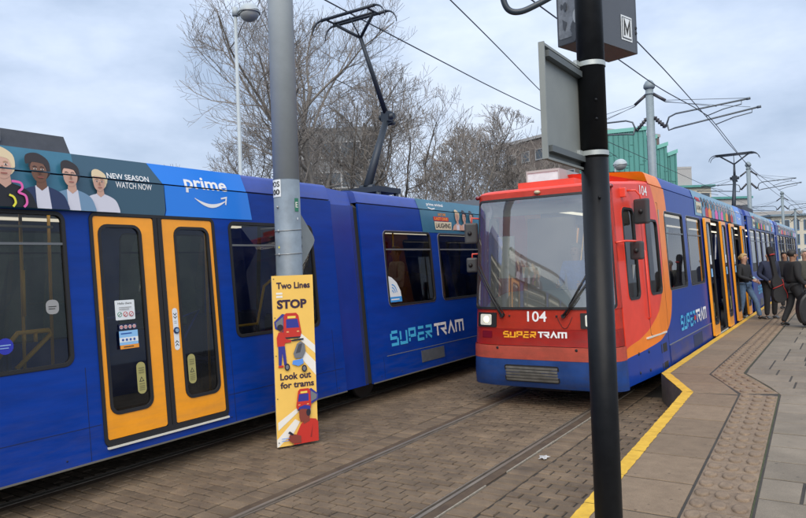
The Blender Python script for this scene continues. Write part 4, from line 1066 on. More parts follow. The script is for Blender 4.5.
# cab furniture and saloon
bm = bmesh.new()
rows = [(z, d) for z, d in ((1.45, .08), (1.62, .25), (1.70, .5), (1.66, .75), (1.2, .8))]
G = [[bm.verts.new(fr(-.8+1.6*i/12, 1.5, -d)*1 + Vector((0, 0, z-1.5+.06*sin(pi*i/12)))) for i in range(13)] for z, d in rows]
for p, q in zip(G, G[1:]):
    for k in range(12): bm.faces.new((p[k], p[k+1], q[k+1], q[k]))
fin('dashboard', bm, mat('dash_grey', (.32, .31, .27), .7), tr, smooth=True)
bm = bmesh.new(); box(bm, RX-1.05, RX+1.05, 9.9, 9.95, 2.93, 3.12); fin('destination_blind', bm, mat('blind_olive', (.34, .34, .27), .6), tr)
bm = bmesh.new(); box(bm, RX-1.2, RX-.25, 11.95, 12.0, .5, 3.0); box(bm, RX+.35, RX+1.2, 11.95, 12.0, .5, 3.0); fin('cab_bulkhead', bm, mat('cab_cream', (.34, .35, .34), .7), tr)
bm = bmesh.new(); box(bm, RX-.86, RX-.58, 10.0, 10.03, 1.95, 2.62); box(bm, RX-.5, RX-.2, 10.1, 10.13, 1.95, 2.12); fin('sun_visor', bm, mat('visor_cream', (.52, .50, .42), .6), tr)
bm = bmesh.new(); box(bm, RX+.95, RX+1.15, 10.4, 10.9, .5, 2.1); fin('cab_cabinet', bm, mat('cab_cream', (.34, .35, .34), .7), tr)
interior(tr, RX, 1.29, 10.3, yB, .46, 3.12, [(RX+dx, yy, True) for yy in (13.0, 13.9, 14.8, 15.6, 18.9, 19.7) for dx in (.8, -.85, -.4)], [(RX+.5, 13.2), (RX+.3, 15.9), (RX-.3, 17.3), (RX-.2, 19), (RX+.4, 21)])
o = bpy.data.objects.new('driver_seat', SEAT); COL.objects.link(o); o.parent = tr; o.matrix_parent_inverse = Matrix.Translation(tr.location).inverted(); o.location = (RX+.12, 10.85, .75)
bm = bmesh.new(); box(bm, RX-1.05, RX+1.05, 10.0, 11.9, .6, .75); fin('cab_floor', bm, FLOORM, tr)
bogie(tr, RX, 12.3); bogie(tr, RX, 23.7); bogie(tr, RX, 33.7); bogie(tr, RX, 43)
bm = bmesh.new(); box(bm, RX-.35, RX+.35, 9.75, 10.8, .25, .45); fin('coupler_box', bm, DARK, tr)
# --- middle and rear sections
for k, (ya, yb, dw) in enumerate(((24.0, 33.3, None), (33.9, 47.2, (39.2, 40.7)))):
    S2 = Side(RX, 1.335, .05, 3.40, 1); F2 = Side(RX, 1.335, .05, 3.40, -1)
    ws_ = []; y = ya+.35
    while y+1.6 < yb: ws_.append((y, y+1.45, 1.62, 3.0)); y += 1.72
    for T_ in (S2, F2):
        panel(T_, [(ya, .37), (yb, .37), (yb, 3.391), (ya, 3.391)], [hole(*q) for q in ws_], 'side_wall', NAVY, tr)
        for q in ws_: window(T_, tr, *q, transom=2.62)
    cove(S2, tr, ya, yb, 3.62, ROOFB, F2)
    colour_ad(S2, ya+1.2, yb-.3, tr, 7+k, 3.06, 3.60)
    interior(tr, RX, 1.29, ya, yb, .9, 3.12, [(RX+dx, yy, True) for yy in [ya+1+.95*j for j in range(int((yb-ya-1.5)/.95))] for dx in (.85, -.85)], [])
    slat(S2, ya+1.5, ya+2.3, .45, .68, 'vent_panel', mat('vent_grey', (.075, .085, .10), .6, var=.2), tr, 0, .01)
    sh = Sheet(S2, off=.006); wordmark(sh, ya+1.2, ya+3.7, .86, 1.13, SUPB, WHITE); sh.done('lettering', tr)
    bellows(tr, RX, ya-.62, ya+.02, 1.27, .4, 3.5, NAVY)
end_wall(tr, S2, F2, 47.2, .37, 3.5)
pantograph(tr, RX, 30.4, 3.95, 31.1, 5.35, 31.2, 6.35, half=.85)
bm = bmesh.new(); box(bm, RX-.9, RX+.9, 25.5, 28.5, 3.6, 3.85); fin('roof_housing', bm, mat('roof_charcoal', (.045, .05, .06), .6, var=.2), tr, bev=.03)
# ------------------------------------------------------------------ people
def skin_mesh(pts, edges, sub=2):
    """grow one continuous tapered surface over a skeleton: pts = {name: ((x, y, z), rx, ry)}"""
    names = list(pts); me = bpy.data.meshes.new('s')
    me.from_pydata([pts[n][0] for n in names], [(names.index(a), names.index(b)) for a, b in edges], [])
    o = bpy.data.objects.new('s', me); COL.objects.link(o)
    o.modifiers.new('k', 'SKIN'); o.modifiers['k'].use_smooth_shade = True
    for i, n in enumerate(names):
        sv = me.skin_vertices[0].data[i]; sv.radius = (pts[n][1], pts[n][2] if len(pts[n]) > 2 else pts[n][1]); sv.use_root = (i == 0)
    m2 = o.modifiers.new('d', 'SUBSURF'); m2.levels = sub; m2.render_levels = sub
    bpy.context.view_layer.update()
    r = bpy.data.meshes.new_from_object(o.evaluated_get(bpy.context.evaluated_depsgraph_get()))
    bpy.data.objects.remove(o); bpy.data.meshes.remove(me); return r
def person(label, loc, yaw, cols, pose=None, h=1.75, hairstyle='short', group=None, build=1.0, sitting=False):
    """cols: skin, hair, top, trousers, shoes. Faces local +y; pose overrides joints (metres, for a 1.75 m figure)"""
    p = thing('person', label, 'person', loc, group)
    J = dict(pelvis=(0, 0, .96), waist=(0, 0, 1.1), chest=(0, .01, 1.3), neck=(0, 0, 1.47), hd0=(0, .015, 1.56), hd1=(0, .02, 1.63), hd2=(0, .005, 1.70))
    for s_, n in ((-1, 'l'), (1, 'r')):
        J.update({'sh_'+n: (s_*.185, 0, 1.42), 'el_'+n: (s_*.245, -.03, 1.14), 'wr_'+n: (s_*.25, .06, .90),
                  'hip_'+n: (s_*.095, 0, .91), 'kn_'+n: (s_*.10, .02, .50), 'an_'+n: (s_*.10, -.015, .09), 'toe_'+n: (s_*.115, .14, .035)})
    if sitting:
        for s_, n in ((-1, 'l'), (1, 'r')): J.update({'kn_'+n: (s_*.12, .46, .98), 'an_'+n: (s_*.12, .48, .56), 'toe_'+n: (s_*.12, .62, .51), 'wr_'+n: (s_*.18, .32, 1.1), 'el_'+n: (s_*.24, .05, 1.14)})
    if pose: J.update(pose)
    k = h/1.75
    mtx = Matrix.Translation(loc) @ Matrix.Rotation(yaw, 4, 'Z') @ Matrix.Scale(k, 4)
    if sitting: mtx = mtx @ Matrix.Translation((0, 0, -.48))
    b = build
    R_ = dict(pelvis=(.13*b, .10*b), waist=(.125*b, .095*b), chest=(.145*b, .10*b), neck=(.052, .052), hd0=(.07, .075), hd1=(.082, .10), hd2=(.066, .078))
    for n in 'lr': R_.update({'sh_'+n: (.058*b, .055*b), 'el_'+n: (.041*b,)*2, 'wr_'+n: (.028,)*2, 'hip_'+n: (.085*b,)*2, 'kn_'+n: (.056*b,)*2, 'an_'+n: (.036,)*2, 'toe_'+n: (.03,)*2})
    spine = [('pelvis', 'waist'), ('waist', 'chest'), ('chest', 'neck')]; head = [('neck', 'hd0'), ('hd0', 'hd1'), ('hd1', 'hd2')]
    arm = [e for n in 'lr' for e in (('chest', 'sh_'+n), ('sh_'+n, 'el_'+n), ('el_'+n, 'wr_'+n))]; leg = [e for n in 'lr' for e in (('pelvis', 'hip_'+n), ('hip_'+n, 'kn_'+n), ('kn_'+n, 'an_'+n), ('an_'+n, 'toe_'+n))]
    def mk(name, keys, edges, grow, m, over=None, extra=None):
        pts = {}
        for q in keys:
            r = [x*grow+(.006 if grow > 1 else 0) for x in R_[q]]
            if over and q in over: r = over[q]
            pts[q] = (J[q], r[0], r[1])
        if extra:
            for q, v in extra.items(): pts[q] = v
        me = skin_mesh(pts, edges); bm = bmesh.new(); bm.from_mesh(me); bpy.data.meshes.remove(me)
        return bm
    allk = list(J)
    bm = mk('body', allk, spine+head+arm+leg, 1, None, over={q: (R_[q][0]*.72, R_[q][1]*.72) for q in allk if q[:2] in ('pe', 'wa', 'ch', 'sh', 'el', 'hi', 'kn', 'an')})
    hd = Vector(J['hd1']); hy = Vector((0, 1, 0))
    turn = 0
    ball(bm, hd+Vector((0, .10, -.015)), (.012, .02, .02), 8, 6)                  # nose
    for s_ in (-1, 1): ball(bm, hd+Vector((s_*.084, -.005, -.01)), (.012, .022, .032), 8, 6)   # ears
    for n, s_ in (('l', -1), ('r', 1)):
        wv = Vector(J['wr_'+n]); d = (wv-Vector(J['el_'+n])).normalized(); c = wv+d*.055
        q = d.to_track_quat('Z', 'Y').to_matrix().to_4x4()
        ball(bm, c, (.018, .038, .055), 10, 8, q)
        ax = (q @ Vector((0, 1, 0))); bend = (q @ Vector((-s_*1.0, 0, 0)))
        for i in range(4):
            f0 = c+d*.04+ax*(-.028+.018*i); ln = (.062, .075, .07, .055)[i]
            tube(bm, [f0, f0+d*ln*.55+bend*.006, f0+d*ln*.9+bend*.028], [.0095, .009, .006], 6)
        tube(bm, [c+ax*.03-d*.03, c+ax*.06+d*.01, c+ax*.062+d*.045], [.012, .011, .007], 6)
    bmesh.ops.transform(bm, matrix=mtx, verts=bm.verts); fin('body', bm, cols[0], p, smooth=True)
    # face: eyes and mouth
    bm = bmesh.new()
    for s_ in (-1, 1): ball(bm, hd+Vector((s_*.033, .088, .012)), (.013, .008, .007), 8, 6)
    ball(bm, hd+Vector((0, .09, -.055)), (.026, .008, .006), 8, 6)
    bmesh.ops.transform(bm, matrix=mtx, verts=bm.verts); fin('face_features', bm, mat('face_dark', (.06, .025, .02), .6), p, smooth=True)
    bm = mk('top', ['chest', 'waist', 'pelvis', 'neck', 'sh_l', 'sh_r', 'el_l', 'el_r', 'wr_l', 'wr_r'], spine+arm, 1.2, None, over={'neck': (.06, .062), 'wr_l': (.040, .040), 'wr_r': (.040, .040), 'pelvis': (.165*b, .135*b)})
    bmesh.ops.transform(bm, matrix=mtx, verts=bm.verts); fin('jacket', bm, cols[2], p, smooth=True)
    lk = [q+n for n in 'lr' for q in ('hip_', 'kn_', 'an_')]
    le = [e for e in leg if not e[1].startswith('toe')]
    bm = mk('trousers', ['pelvis']+lk, le, 1.14, None, over={'an_l': (.058, .062), 'an_r': (.058, .062), 'pelvis': (.132*b, .105*b)})
    bmesh.ops.transform(bm, matrix=mtx, verts=bm.verts); fin('trousers', bm, cols[3], p, smooth=True)
    for n in 'lr':
        a, t = Vector(J['an_'+n]), Vector(J['toe_'+n]); f_ = (t-a); f_.z = 0
        pts = {'a': (a+Vector((0, 0, -.01)), .042, .042), 'h': (a-f_.normalized()*.04+Vector((0, 0, -.052)), .036, .034), 't': (t+Vector((0, 0, -.0)), .042, .03)}
        me = skin_mesh(pts, [('a', 'h'), ('a', 't')]); bm = bmesh.new(); bm.from_mesh(me)
        bmesh.ops.transform(bm, matrix=mtx, verts=bm.verts); fin('shoe', bm, cols[4], p, smooth=True)
    # hair
    bm = bmesh.new(); vs = ball(bm, hd+Vector((0, -.012, .035)), (.093, .112, .095), 16, 12)
    rnd = random.Random(len(label))
    for v in vs:
        r = v.co-hd; v.co += r*rnd.uniform(-.02, .05)
        if r.y > .05 and r.z < .06: v.co.y -= .05
    kill = [v for v in bm.verts if (v.co-hd).z < (-.04 if hairstyle == 'short' else -.10) or ((v.co-hd).y > .045 and (v.co-hd).z < .045)]
    bmesh.ops.delete(bm, geom=kill, context='VERTS')
    if hairstyle == 'tied': ball(bm, hd+Vector((0, -.12, .01)), (.04, .045, .06), 10, 8)
    if hairstyle == 'long': ball(bm, hd+Vector((0, -.07, -.09)), (.085, .05, .14), 12, 10)
    if hairstyle != 'bald':
        bmesh.ops.transform(bm, matrix=mtx, verts=bm.verts); fin('hair', bm, cols[1], p, smooth=True)
    else: bm.free()
    return p, mtx
SKIN1 = mat('skin_pale', (.42, .24, .17), .55); SKIN2 = mat('skin_tan', (.30, .16, .10), .55); SKIN3 = mat('skin_brown', (.12, .06, .038), .55)
HBL = mat('hair_blond', (.40, .28, .13), .7, var=.3, scale=60); HDK = mat('hair_black', (.015, .012, .011), .6); HBR = mat('hair_brown', (.06, .035, .022), .65); HGR = mat('hair_grey', (.25, .24, .22), .7)
cl = lambda n, c: mat(n, c, .85, var=.25, scale=18, bump=.3, bscale=40)
BLK = cl('cloth_black', (.014, .014, .016)); NVY = cl('cloth_navy', (.012, .017, .042)); JEAN = cl('cloth_denim', (.075, .13, .22)); CHAR = cl('cloth_charcoal', (.02, .021, .024)); GRN = cl('cloth_olive', (.05, .05, .04)); SHOE = mat('shoe_black', (.012, .012, .012), .5); SHG = mat('shoe_grey', (.09, .10, .11), .6)
CRM = cl('cloth_cream', (.45, .42, .34)); SHB = cl('cloth_blue_shirt', (.05, .14, .45))

person('woman in a black top and blue jeans stepping down from the tram door', (-2.42, 20.5, PH), -2.0, (SKIN1, HBL, BLK, JEAN, SHOE), h=1.79, hairstyle='tied',
       pose=dict(an_l=(-.16, .30, .085), toe_l=(-.20, .46, .04), kn_l=(-.13, .22, .50), an_r=(.08, -.10, .12), kn_r=(.10, .0, .52), toe_r=(.09, .05, .06), wr_l=(-.10, .27, 1.02), wr_r=(.10, .28, 1.05), el_l=(-.25, .02, 1.13), el_r=(.25, .02, 1.15)))
ph = thing('phone', 'pale phone held by the woman stepping off the tram', 'phone', (-2.10, 20.35, 1.5))
bm = bmesh.new(); box(bm, -.04, .04, -.008, .008, -.08, .08, mtx=Matrix.Translation((-2.14, 20.36, 1.515)) @ Euler((.6, .2, -2.0)).to_matrix().to_4x4()); fin('phone_case', bm, mat('phone_pale', (.25, .38, .46), .4), ph, bev=.004)
person('man in a navy jacket with close cropped hair standing by the tram', (-1.83, 20.75, PH), -2.5, (SKIN2, HDK, NVY, BLK, SHG), h=1.84, hairstyle='bald', build=1.18,
       pose=dict(wr_r=(.16, .22, .98), el_r=(.28, -.02, 1.15)))
person('dark haired man in a black jacket seen from behind beside the round case', (-1.16, 18.75, PH), -1.0, (SKIN2, HDK, BLK, CHAR, SHOE), h=1.84, build=1.25,
       pose=dict(an_l=(-.12, -.20, .10), toe_l=(-.13, -.05, .035), kn_l=(-.11, -.02, .50), an_r=(.12, .16, .09), toe_r=(.13, .31, .035), kn_r=(.11, .16, .51), wr_r=(.30, .10, .95)))
bm = bmesh.new()
pts = {'a': ((0, 0, .93), .185, .15), 'b': ((0, 0, .99), .19, .155)}
me = skin_mesh(pts, [('a', 'b')]); bm.from_mesh(me); bmesh.ops.transform(bm, matrix=Matrix.Translation((-1.16, 18.75, PH)) @ Matrix.Rotation(-1.0, 4, 'Z') @ Matrix.Diagonal((1.02, 1.02, 1, 1)), verts=bm.verts)
fin('shirt_hem', bm, mat('shirt_white', (.6, .6, .6), .8), [o for o in bpy.data.objects if o.name.startswith('person')][2], smooth=True)
# soft guitar bag worn upright on the back of the man in black
gb = thing('instrument_bag', 'tall black instrument bag with red trim slung behind the man in black', 'bag', (-1.45, 18.6, 1.0))
prof = [(0, .0), (.10, .02), (.17, .10), (.19, .22), (.16, .34), (.13, .42), (.15, .52), (.135, .64), (.07, .74), (.055, .9), (.055, 1.25), (.075, 1.36), (.085, 1.48), (.06, 1.57), (0, 1.6)]
bm = bmesh.new(); out_ = smooth([(x, z) for x, z in prof]+[(-x, z) for x, z in prof[-2:0:-1]], 3)
flat_fill(bm, out_); bmesh.ops.solidify(bm, geom=bm.faces[:], thickness=.13)
MB_ = Matrix.Translation((-1.40, 18.62, 1.0)) @ Matrix.Scale(.86, 4) @ Matrix.Rotation(-.15, 4, 'Y') @ Matrix.Rotation(.55, 4, 'Z') @ Matrix.Rotation(pi/2, 4, 'X')
bmesh.ops.transform(bm, matrix=MB_, verts=bm.verts); fin('bag_shell', bm, BLK, gb, bev=.02)
bm = bmesh.new()
for z in (1.36,): tube(bm, [MB_ @ Vector((-.07, z, .01)), MB_ @ Vector((0, z+.01, .03)), MB_ @ Vector((.07, z, .01))], .018, 6)
fin('red_piping', bm, mat('trim_red', (.35, .02, .02), .6), gb); bm = bmesh.new(); tube(bm, [MB_ @ Vector((x, z, .01)) for x, z in prof[2:8]], .009, 6); fin('red_piping', bm, mat('trim_red', (.35, .02, .02), .6), gb); bm = bmesh.new()
tube(bm, [MB_ @ Vector((-.17, .42, .01)), MB_ @ Vector((0, .46, .02)), MB_ @ Vector((.14, .5, .01))], .012, 6)
fin('red_strap', bm, mat('trim_red', (.35, .02, .02), .6), gb)
# round-bodied black case at the right edge
rc = thing('round_case', 'large black rounded case carried upright at the right of the man in black', 'case', (-.86, 18.3, PH))
bm = bmesh.new(); flat_fill(bm, smooth([(.45*x, z) for x, z in [(-.5, .02), (-.2, -.0), (.5, 0), (.72, .1), (.8, .4), (.74, .75), (.5, .93), (.1, .96), (-.3, .90), (-.62, .72), (-.74, .45), (-.68, .2)]]))
bmesh.ops.solidify(bm, geom=bm.faces[:], thickness=.34)
MC_ = Matrix.Translation((-.80, 18.4, PH+.10)) @ Matrix.Scale(.78, 4) @ Matrix.Rotation(.4, 4, 'Z') @ Matrix.Rotation(pi/2, 4, 'X')
bmesh.ops.transform(bm, matrix=MC_, verts=bm.verts); fin('case_shell', bm, mat('case_black', (.012, .012, .014), .4, var=.2), rc, bev=.06)
bm = bmesh.new(); tube(bm, [MC_ @ Vector((-.1, .95, -.17)), MC_ @ Vector((-.08, 1.02, -.17)), MC_ @ Vector((.1, 1.02, -.17)), MC_ @ Vector((.12, .95, -.17))], .016, 8); fin('carry_handle', bm, RUB, rc)
person('person in an olive coat with a shoulder strap at the far right', (-.98, 20.4, PH), -2.7, (SKIN1, HGR, GRN, CHAR, SHOE), h=1.84)
person('dark haired person in a black coat standing furthest along the platform', (-1.72, 24.5, PH), 2.9, (SKIN2, HDK, BLK, CHAR, SHOE), h=1.8)
person('person with brown hair waiting in the distance behind the olive coat', (-1.15, 26.5, PH), 2.6, (SKIN1, HBR, CHAR, NVY, SHOE), h=1.72)
person('tram driver in a blue shirt seated behind the windscreen of tram 104', (RX+.16, 10.75, 1.20), pi, (SKIN1, HGR, SHB, CHAR, SHOE), sitting=True, h=1.75)
person('passenger in a cream jacket seated behind the second window of the left tram', (LX+.72, 10.45, 1.30), 2.6, (SKIN2, HDK, CRM, CHAR, SHOE), sitting=True)
for i, (y, lab, top_) in enumerate(((13.1, 'passenger in dark clothes behind the first side window of tram 104', CHAR), (14.9, 'passenger in a navy top behind the second side window of tram 104', NVY))):
    person(lab, (RX+.75, y, .90), pi/2 if i else -2.4, (SKIN1, HBR, top_, CHAR, SHOE), sitting=True)

# ------------------------------------------------------------------ warning sign and catenary pole between the tracks
sg = thing('warning_sign', 'tall yellow tram warning sign leaning on the grey pole between the tracks', 'sign', (-5.865, 6.38, 0))
A_ = Vector((-6.0, 6.15, 0)); B_ = Vector((-5.73, 6.61, 0)); dx_ = (B_-A_).normalized(); nrm = Vector((dx_.y, -dx_.x, 0)); WD = .533
def sf(a, b, off=0): return A_ + dx_*a + nrm*off + Vector((0, 0, b))
bm = bmesh.new(); SY = mat('sign_yellow', (.84, .53, .115), .45, var=.04, scale=3)
v = [bm.verts.new(sf(a, b, o)) for o in (-.022, 0) for a, b in ((0, .015), (WD, .03), (WD, 2.14), (0, 2.14))]
bm.faces.new(v[4:8]); bm.faces.new(v[3::-1])
for k in range(4):
    f = bm.faces.new((v[k], v[(k+1) % 4], v[4+(k+1) % 4], v[4+k])); f.material_index = 1
fin('sign_board', bm, [SY, mat('sign_edge', (.45, .43, .38), .6)], sg)
SP = mat('sign_purple', (.035, .018, .045), .5); SR = mat('sign_red', (.52, .03, .02), .5); SB = mat('sign_indigo', (.03, .035, .26), .5); SW = mat('sign_white', (.78, .76, .70), .5); SL = mat('sign_skin', (.22, .045, .03), .5); SK = mat('sign_black', (.02, .018, .03), .5); SGY = mat('sign_grey', (.16, .17, .19), .5); SBL = mat('sign_sky', (.10, .28, .75), .5); SO = mat('sign_maroon', (.25, .02, .02), .5)
sh = Sheet(sf, off=.002, step=.0008)
sh.poly([(.30, 1.36), (.533, 1.14), (.533, 1.24), (.36, 1.40)], SW); sh.poly([(.26, 1.2), (.533, .86), (.533, 1.03), (.34, 1.24)], SW)
sh.poly([(.02, .32), (.26, .47), (.29, .43), (.02, .22)], SW); sh.poly([(0, .02), (0, .11), (.24, .34), (.30, .30), (.12, .02)], SW); sh.poly([(.02, .02), (.20, .02), (.16, .14)], SY)
sh.text('Two Lines', .055, 1.975, .082, SP, bold=.03, width=.435)
sh.done('lettering', sg); sh = Sheet(sf, off=.0035, step=.0008); sh.poly(rr(.05, .13, 1.905, 1.93, 0), SW); sh.poly(rr(.05, .13, 1.865, 1.89, 0), SW)
sh.text('STOP', .055, 1.725, .115, SP, bold=.045, width=.385)
sh.text('Look out', .065, .84, .085, SP, bold=.03, width=.40); sh.text('for trams', .065, .735, .080, SP, bold=.03, width=.435)
def art_tram(x, z, k, mir):
    X = lambda q: x + (-q if mir else q)*k
    P_ = lambda *l: [(X(a), z+b*k) for a, b in l]
    sh.poly(P_((0, .06), (-.12, .12), (-.13, .21), (-.02, .31), (.02, .30)), SB); sh.poly(P_((-.01, .10), (-.10, .14), (-.11, .20), (-.01, .27)), SGY)
    sh.poly(P_((.0, .0), (.22, .0), (.235, .05), (.20, .28), (.17, .315), (.03, .315), (0, .28), (-.01, .05)), SR)
    sh.poly(P_((.03, .12), (.205, .12), (.185, .235), (.03, .235)), SB); sh.poly(P_((.05, .245), (.16, .245), (.16, .275), (.05, .275)), mat('sign_lemon', (.8, .62, .1), .5))
    sh.poly(P_((.01, .0), (.22, .0), (.21, -.02), (.02, -.02)), SK)
    for q in (.03, .17): sh.poly(P_((q, .06), (q+.035, .06), (q+.03, .078), (q, .078)), mat('sign_peach', (.75, .35, .15), .5))
art_tram(.135, 1.37, .95, False)
# figure with a pushchair
sh.poly(ell(.095, 1.475, .03, .042, 12), SL); sh.poly(ell(.085, 1.495, .04, .04, 12), SK)
sh.poly([(.04, 1.26), (.035, 1.37), (.06, 1.435), (.12, 1.435), (.15, 1.35), (.22, 1.335), (.22, 1.305), (.14, 1.30), (.13, 1.26)], SR)
sh.poly([(.05, 1.262), (.135, 1.262), (.155, 1.02), (.12, 1.02), (.10, 1.18), (.085, 1.02), (.05, 1.02)], SB)
sh.poly([(.04, 1.0), (.11, 1.0), (.11, 1.025), (.05, 1.025)], SR); sh.poly([(.12, 1.0), (.19, 1.0), (.18, 1.02), (.125, 1.025)], SR)
sh.poly([(.21, 1.33), (.26, 1.34), (.38, 1.345), (.38, 1.325), (.23, 1.315)], SK)
sh.poly([(.26, 1.10), (.24, 1.16), (.29, 1.28), (.34, 1.31), (.39, 1.27), (.40, 1.18), (.36, 1.10)], SGY); sh.poly([(.27, 1.16), (.31, 1.27), (.36, 1.28), (.33, 1.17)], mat('sign_slate', (.06, .065, .08), .5))
sh.poly([(.22, 1.03), (.23, 1.075), (.36, 1.09), (.37, 1.03), (.30, 1.0)], SBL)
for cx, cz in ((.155, 1.0), (.375, .965)): sh.poly(ell(cx, cz, .035, .045, 14), SK); sh.poly(ell(cx, cz, .02, .028, 12), SGY)
# figure with headphones and a phone
art_tram(.44, .46, .80, True)
sh.poly([(.20, .03), (.24, .15), (.30, .27), (.38, .34), (.50, .32), (.53, .28), (.53, .04)], SR); sh.poly([(.42, .1), (.46, .26), (.44, .09)], SO)
sh.poly([(.33, .31), (.34, .27), (.42, .30), (.42, .37), (.35, .39)], SL); sh.poly([(.285, .36), (.285, .44), (.31, .475), (.40, .46), (.41, .38), (.36, .315), (.30, .30)], SL)
sh.poly([(.27, .455), (.29, .49), (.36, .51), (.43, .49), (.435, .42), (.41, .40), (.39, .455), (.32, .465)], SB); sh.poly(ell(.405, .41, .03, .045, 12), SK)
sh.poly([(.13, .10), (.16, .17), (.22, .16), (.30, .13), (.30, .045), (.19, .05)], SL); sh.poly([(.13, .185), (.155, .205), (.205, .165), (.19, .145)], SK)
sh.poly(rr(.05, .15, .118, .126, 0), SBL); sh.poly(rr(.05, .14, .09, .098, 0), SBL)
for z in (2.10, 1.62, 1.15, .62, .08): sh.poly(ell(.014, z, .008, .008, 8), SK)
sh.done('sign_print', sg)

PX, PY = -6.03, 6.51
cp = thing('catenary_pole', 'thick grey steel pole behind the yellow sign, rising out of frame', 'pole', (PX, PY, 0))
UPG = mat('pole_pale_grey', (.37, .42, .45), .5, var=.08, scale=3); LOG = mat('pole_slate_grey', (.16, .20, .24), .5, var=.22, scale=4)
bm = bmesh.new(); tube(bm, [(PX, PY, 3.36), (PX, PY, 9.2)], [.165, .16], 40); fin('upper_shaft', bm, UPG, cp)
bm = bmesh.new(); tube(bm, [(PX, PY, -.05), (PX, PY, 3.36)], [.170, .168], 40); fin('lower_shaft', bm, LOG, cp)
bm = bmesh.new()
bm.free()
for z in (2.42, 2.72):
    bm = bmesh.new(); tube(bm, [(PX+.171*cos(2*pi*k/28), PY+.171*sin(2*pi*k/28), z+.012*sin(2*pi*k/28)) for k in range(29)], .006, 5, cap=False)
    fin('steel_band', bm, mat('galvanised', (.34, .36, .37), .4, metal=.5), cp)
ang0 = math.atan2(-PY, -PX)      # towards the camera
for z in (2.42, 2.72, 3.02):
    bm = bmesh.new(); ball(bm, (PX+.178*cos(ang0-.75), PY+.178*sin(ang0-.75), z-.01), .016, 8, 6); fin('bolt', bm, mat('galvanised', (.34, .36, .37), .4, metal=.5), cp)
def cyl(a, b, off=0): t = ang0 + a/.17; r = .170+off; return Vector((PX+r*cos(t), PY+r*sin(t), b))
sh = Sheet(cyl, off=.002); sh.cuts = ([-.35+.035*i for i in range(20)], [])
sh.poly(rr(-.27, -.075, 3.14, 3.36, .005), mat('sticker_white', (.72, .76, .78), .5)); PKB = mat('print_dark', (.03, .03, .025), .6)
sh.text('POS', -.26, 3.265, .072, PKB, width=.17, bold=.03); sh.text('100', -.255, 3.165, .072, PKB, width=.165, bold=.03)
GT = mat('green_tag', (.03, .19, .11), .5); sh.done('number_plate', cp)
sh = Sheet(cyl, off=.002); sh.cuts = ([-.35+.035*i for i in range(20)], [])
sh.poly(rr(.10, .165, 2.95, 3.12, .004), GT); sh.text('E', .112, 3.0, .07, SW, width=.04); sh.done('green_tag', cp)
sh = Sheet(cyl, off=.002); sh.poly(ell(.14, 2.86, .01, .016, 8), mat('sticker_white', (.72, .76, .78), .5)); sh.done('dot_sticker', cp); sh = Sheet(cyl, off=.002); sh.poly(ell(-.13, 2.50, .012, .015, 8), YL); sh.done('dot_sticker', cp)
dp = thing('tram_signal_plate', 'grey back of a diamond plate fixed behind the grey pole', 'sign', (PX, PY+.1, 2.55))
bm = bmesh.new(); flat_fill(bm, [(.33, 0), (.31, .05), (.05, .36), (-.05, .36), (-.31, .05), (-.31, -.05), (-.05, -.36), (.05, -.36), (.31, -.05)]); bmesh.ops.solidify(bm, geom=bm.faces[:], thickness=.012)
bmesh.ops.transform(bm, matrix=Matrix.Translation((PX+.02, PY+.16, 2.60)) @ Matrix(((0, 0, 1, 0), (1, 0, 0, 0), (0, 1, 0, 0), (0, 0, 0, 1))), verts=bm.verts)
fin('plate', bm, mat('plate_grey', (.20, .23, .24), .55, var=.1), dp)
bm = bmesh.new(); box(bm, PX-.04, PX+.02, PY+.1, PY+.24, 2.5, 2.53); box(bm, PX-.04, PX+.02, PY+.1, PY+.24, 2.62, 2.65); fin('bracket', bm, mat('galvanised', (.34, .36, .37), .4, metal=.5), dp)

# ------------------------------------------------------------------ black platform post, box, sign
QX, QY = -.897, 2.885
po = thing('platform_post', 'black painted round post standing on the platform close to the viewer', 'post', (QX, QY, PH))
PB = mat('post_black', (.007, .008, .010), .42, var=.25, scale=12, spec=.22, bump=.12, bscale=14)
bm = bmesh.new(); tube(bm, [(QX, QY, PH), (QX, QY, 2.63)], .0575, 40); tube(bm, [(QX, QY, 2.63), (QX, QY, 4.3)], .0575, 40); fin('shaft', bm, PB, po)
bm = bmesh.new(); tube(bm, [(QX, QY, PH), (QX, QY, PH+.02)], .11, 24); fin('base_plate', bm, PB, po)
bm = bmesh.new(); tube(bm, smooth_open([(QX, QY, 3.40), (-.96, 2.72, 3.31), (-1.03, 2.66, 3.262), (-1.09, 2.62, 3.232), (-1.13, 2.595, 3.235), (-1.15, 2.58, 3.27), (-1.155, 2.575, 3.34), (-1.15, 2.58, 3.5)]), .0125, 12); fin('hook_arm', bm, mat('arm_slate', (.03, .045, .06), .4), po)
for z in (2.79, 2.87, 2.46):
    bm = bmesh.new(); a = math.atan2(-QY, -QX)+.25; ball(bm, (QX+.058*cos(a), QY+.058*sin(a), z), .007, 8, 6); fin('rivet', bm, PB, po)
ib = thing('information_box', 'dark grey information box marked M, fixed high behind the black post', 'display box', (-.98, 3.29, 3.21))
Nn, Aa, Cc = Vector((-.96, 3.06, 3.21)), Vector((-.842, 3.473, 3.21)), Vector((-1.12, 3.107, 3.21)); Dd = Aa+Cc-Nn
bm = bmesh.new(); lo = [bm.verts.new(p) for p in (Nn, Aa, Dd, Cc)]; hi = [bm.verts.new(p+Vector((0, 0, .85))) for p in (Nn, Aa, Dd, Cc)]
bm.faces.new(lo[::-1]); bm.faces.new(hi)
for k in range(4): bm.faces.new((lo[k], lo[(k+1) % 4], hi[(k+1) % 4], hi[k]))
bmesh.ops.recalc_face_normals(bm, faces=bm.faces)
fin('box_case', bm, mat('box_charcoal', (.062, .068, .080), .45, var=.12, scale=6), ib, bev=.004)
e1 = (Aa-Nn).normalized(); n1_ = Vector((e1.y, -e1.x, 0))
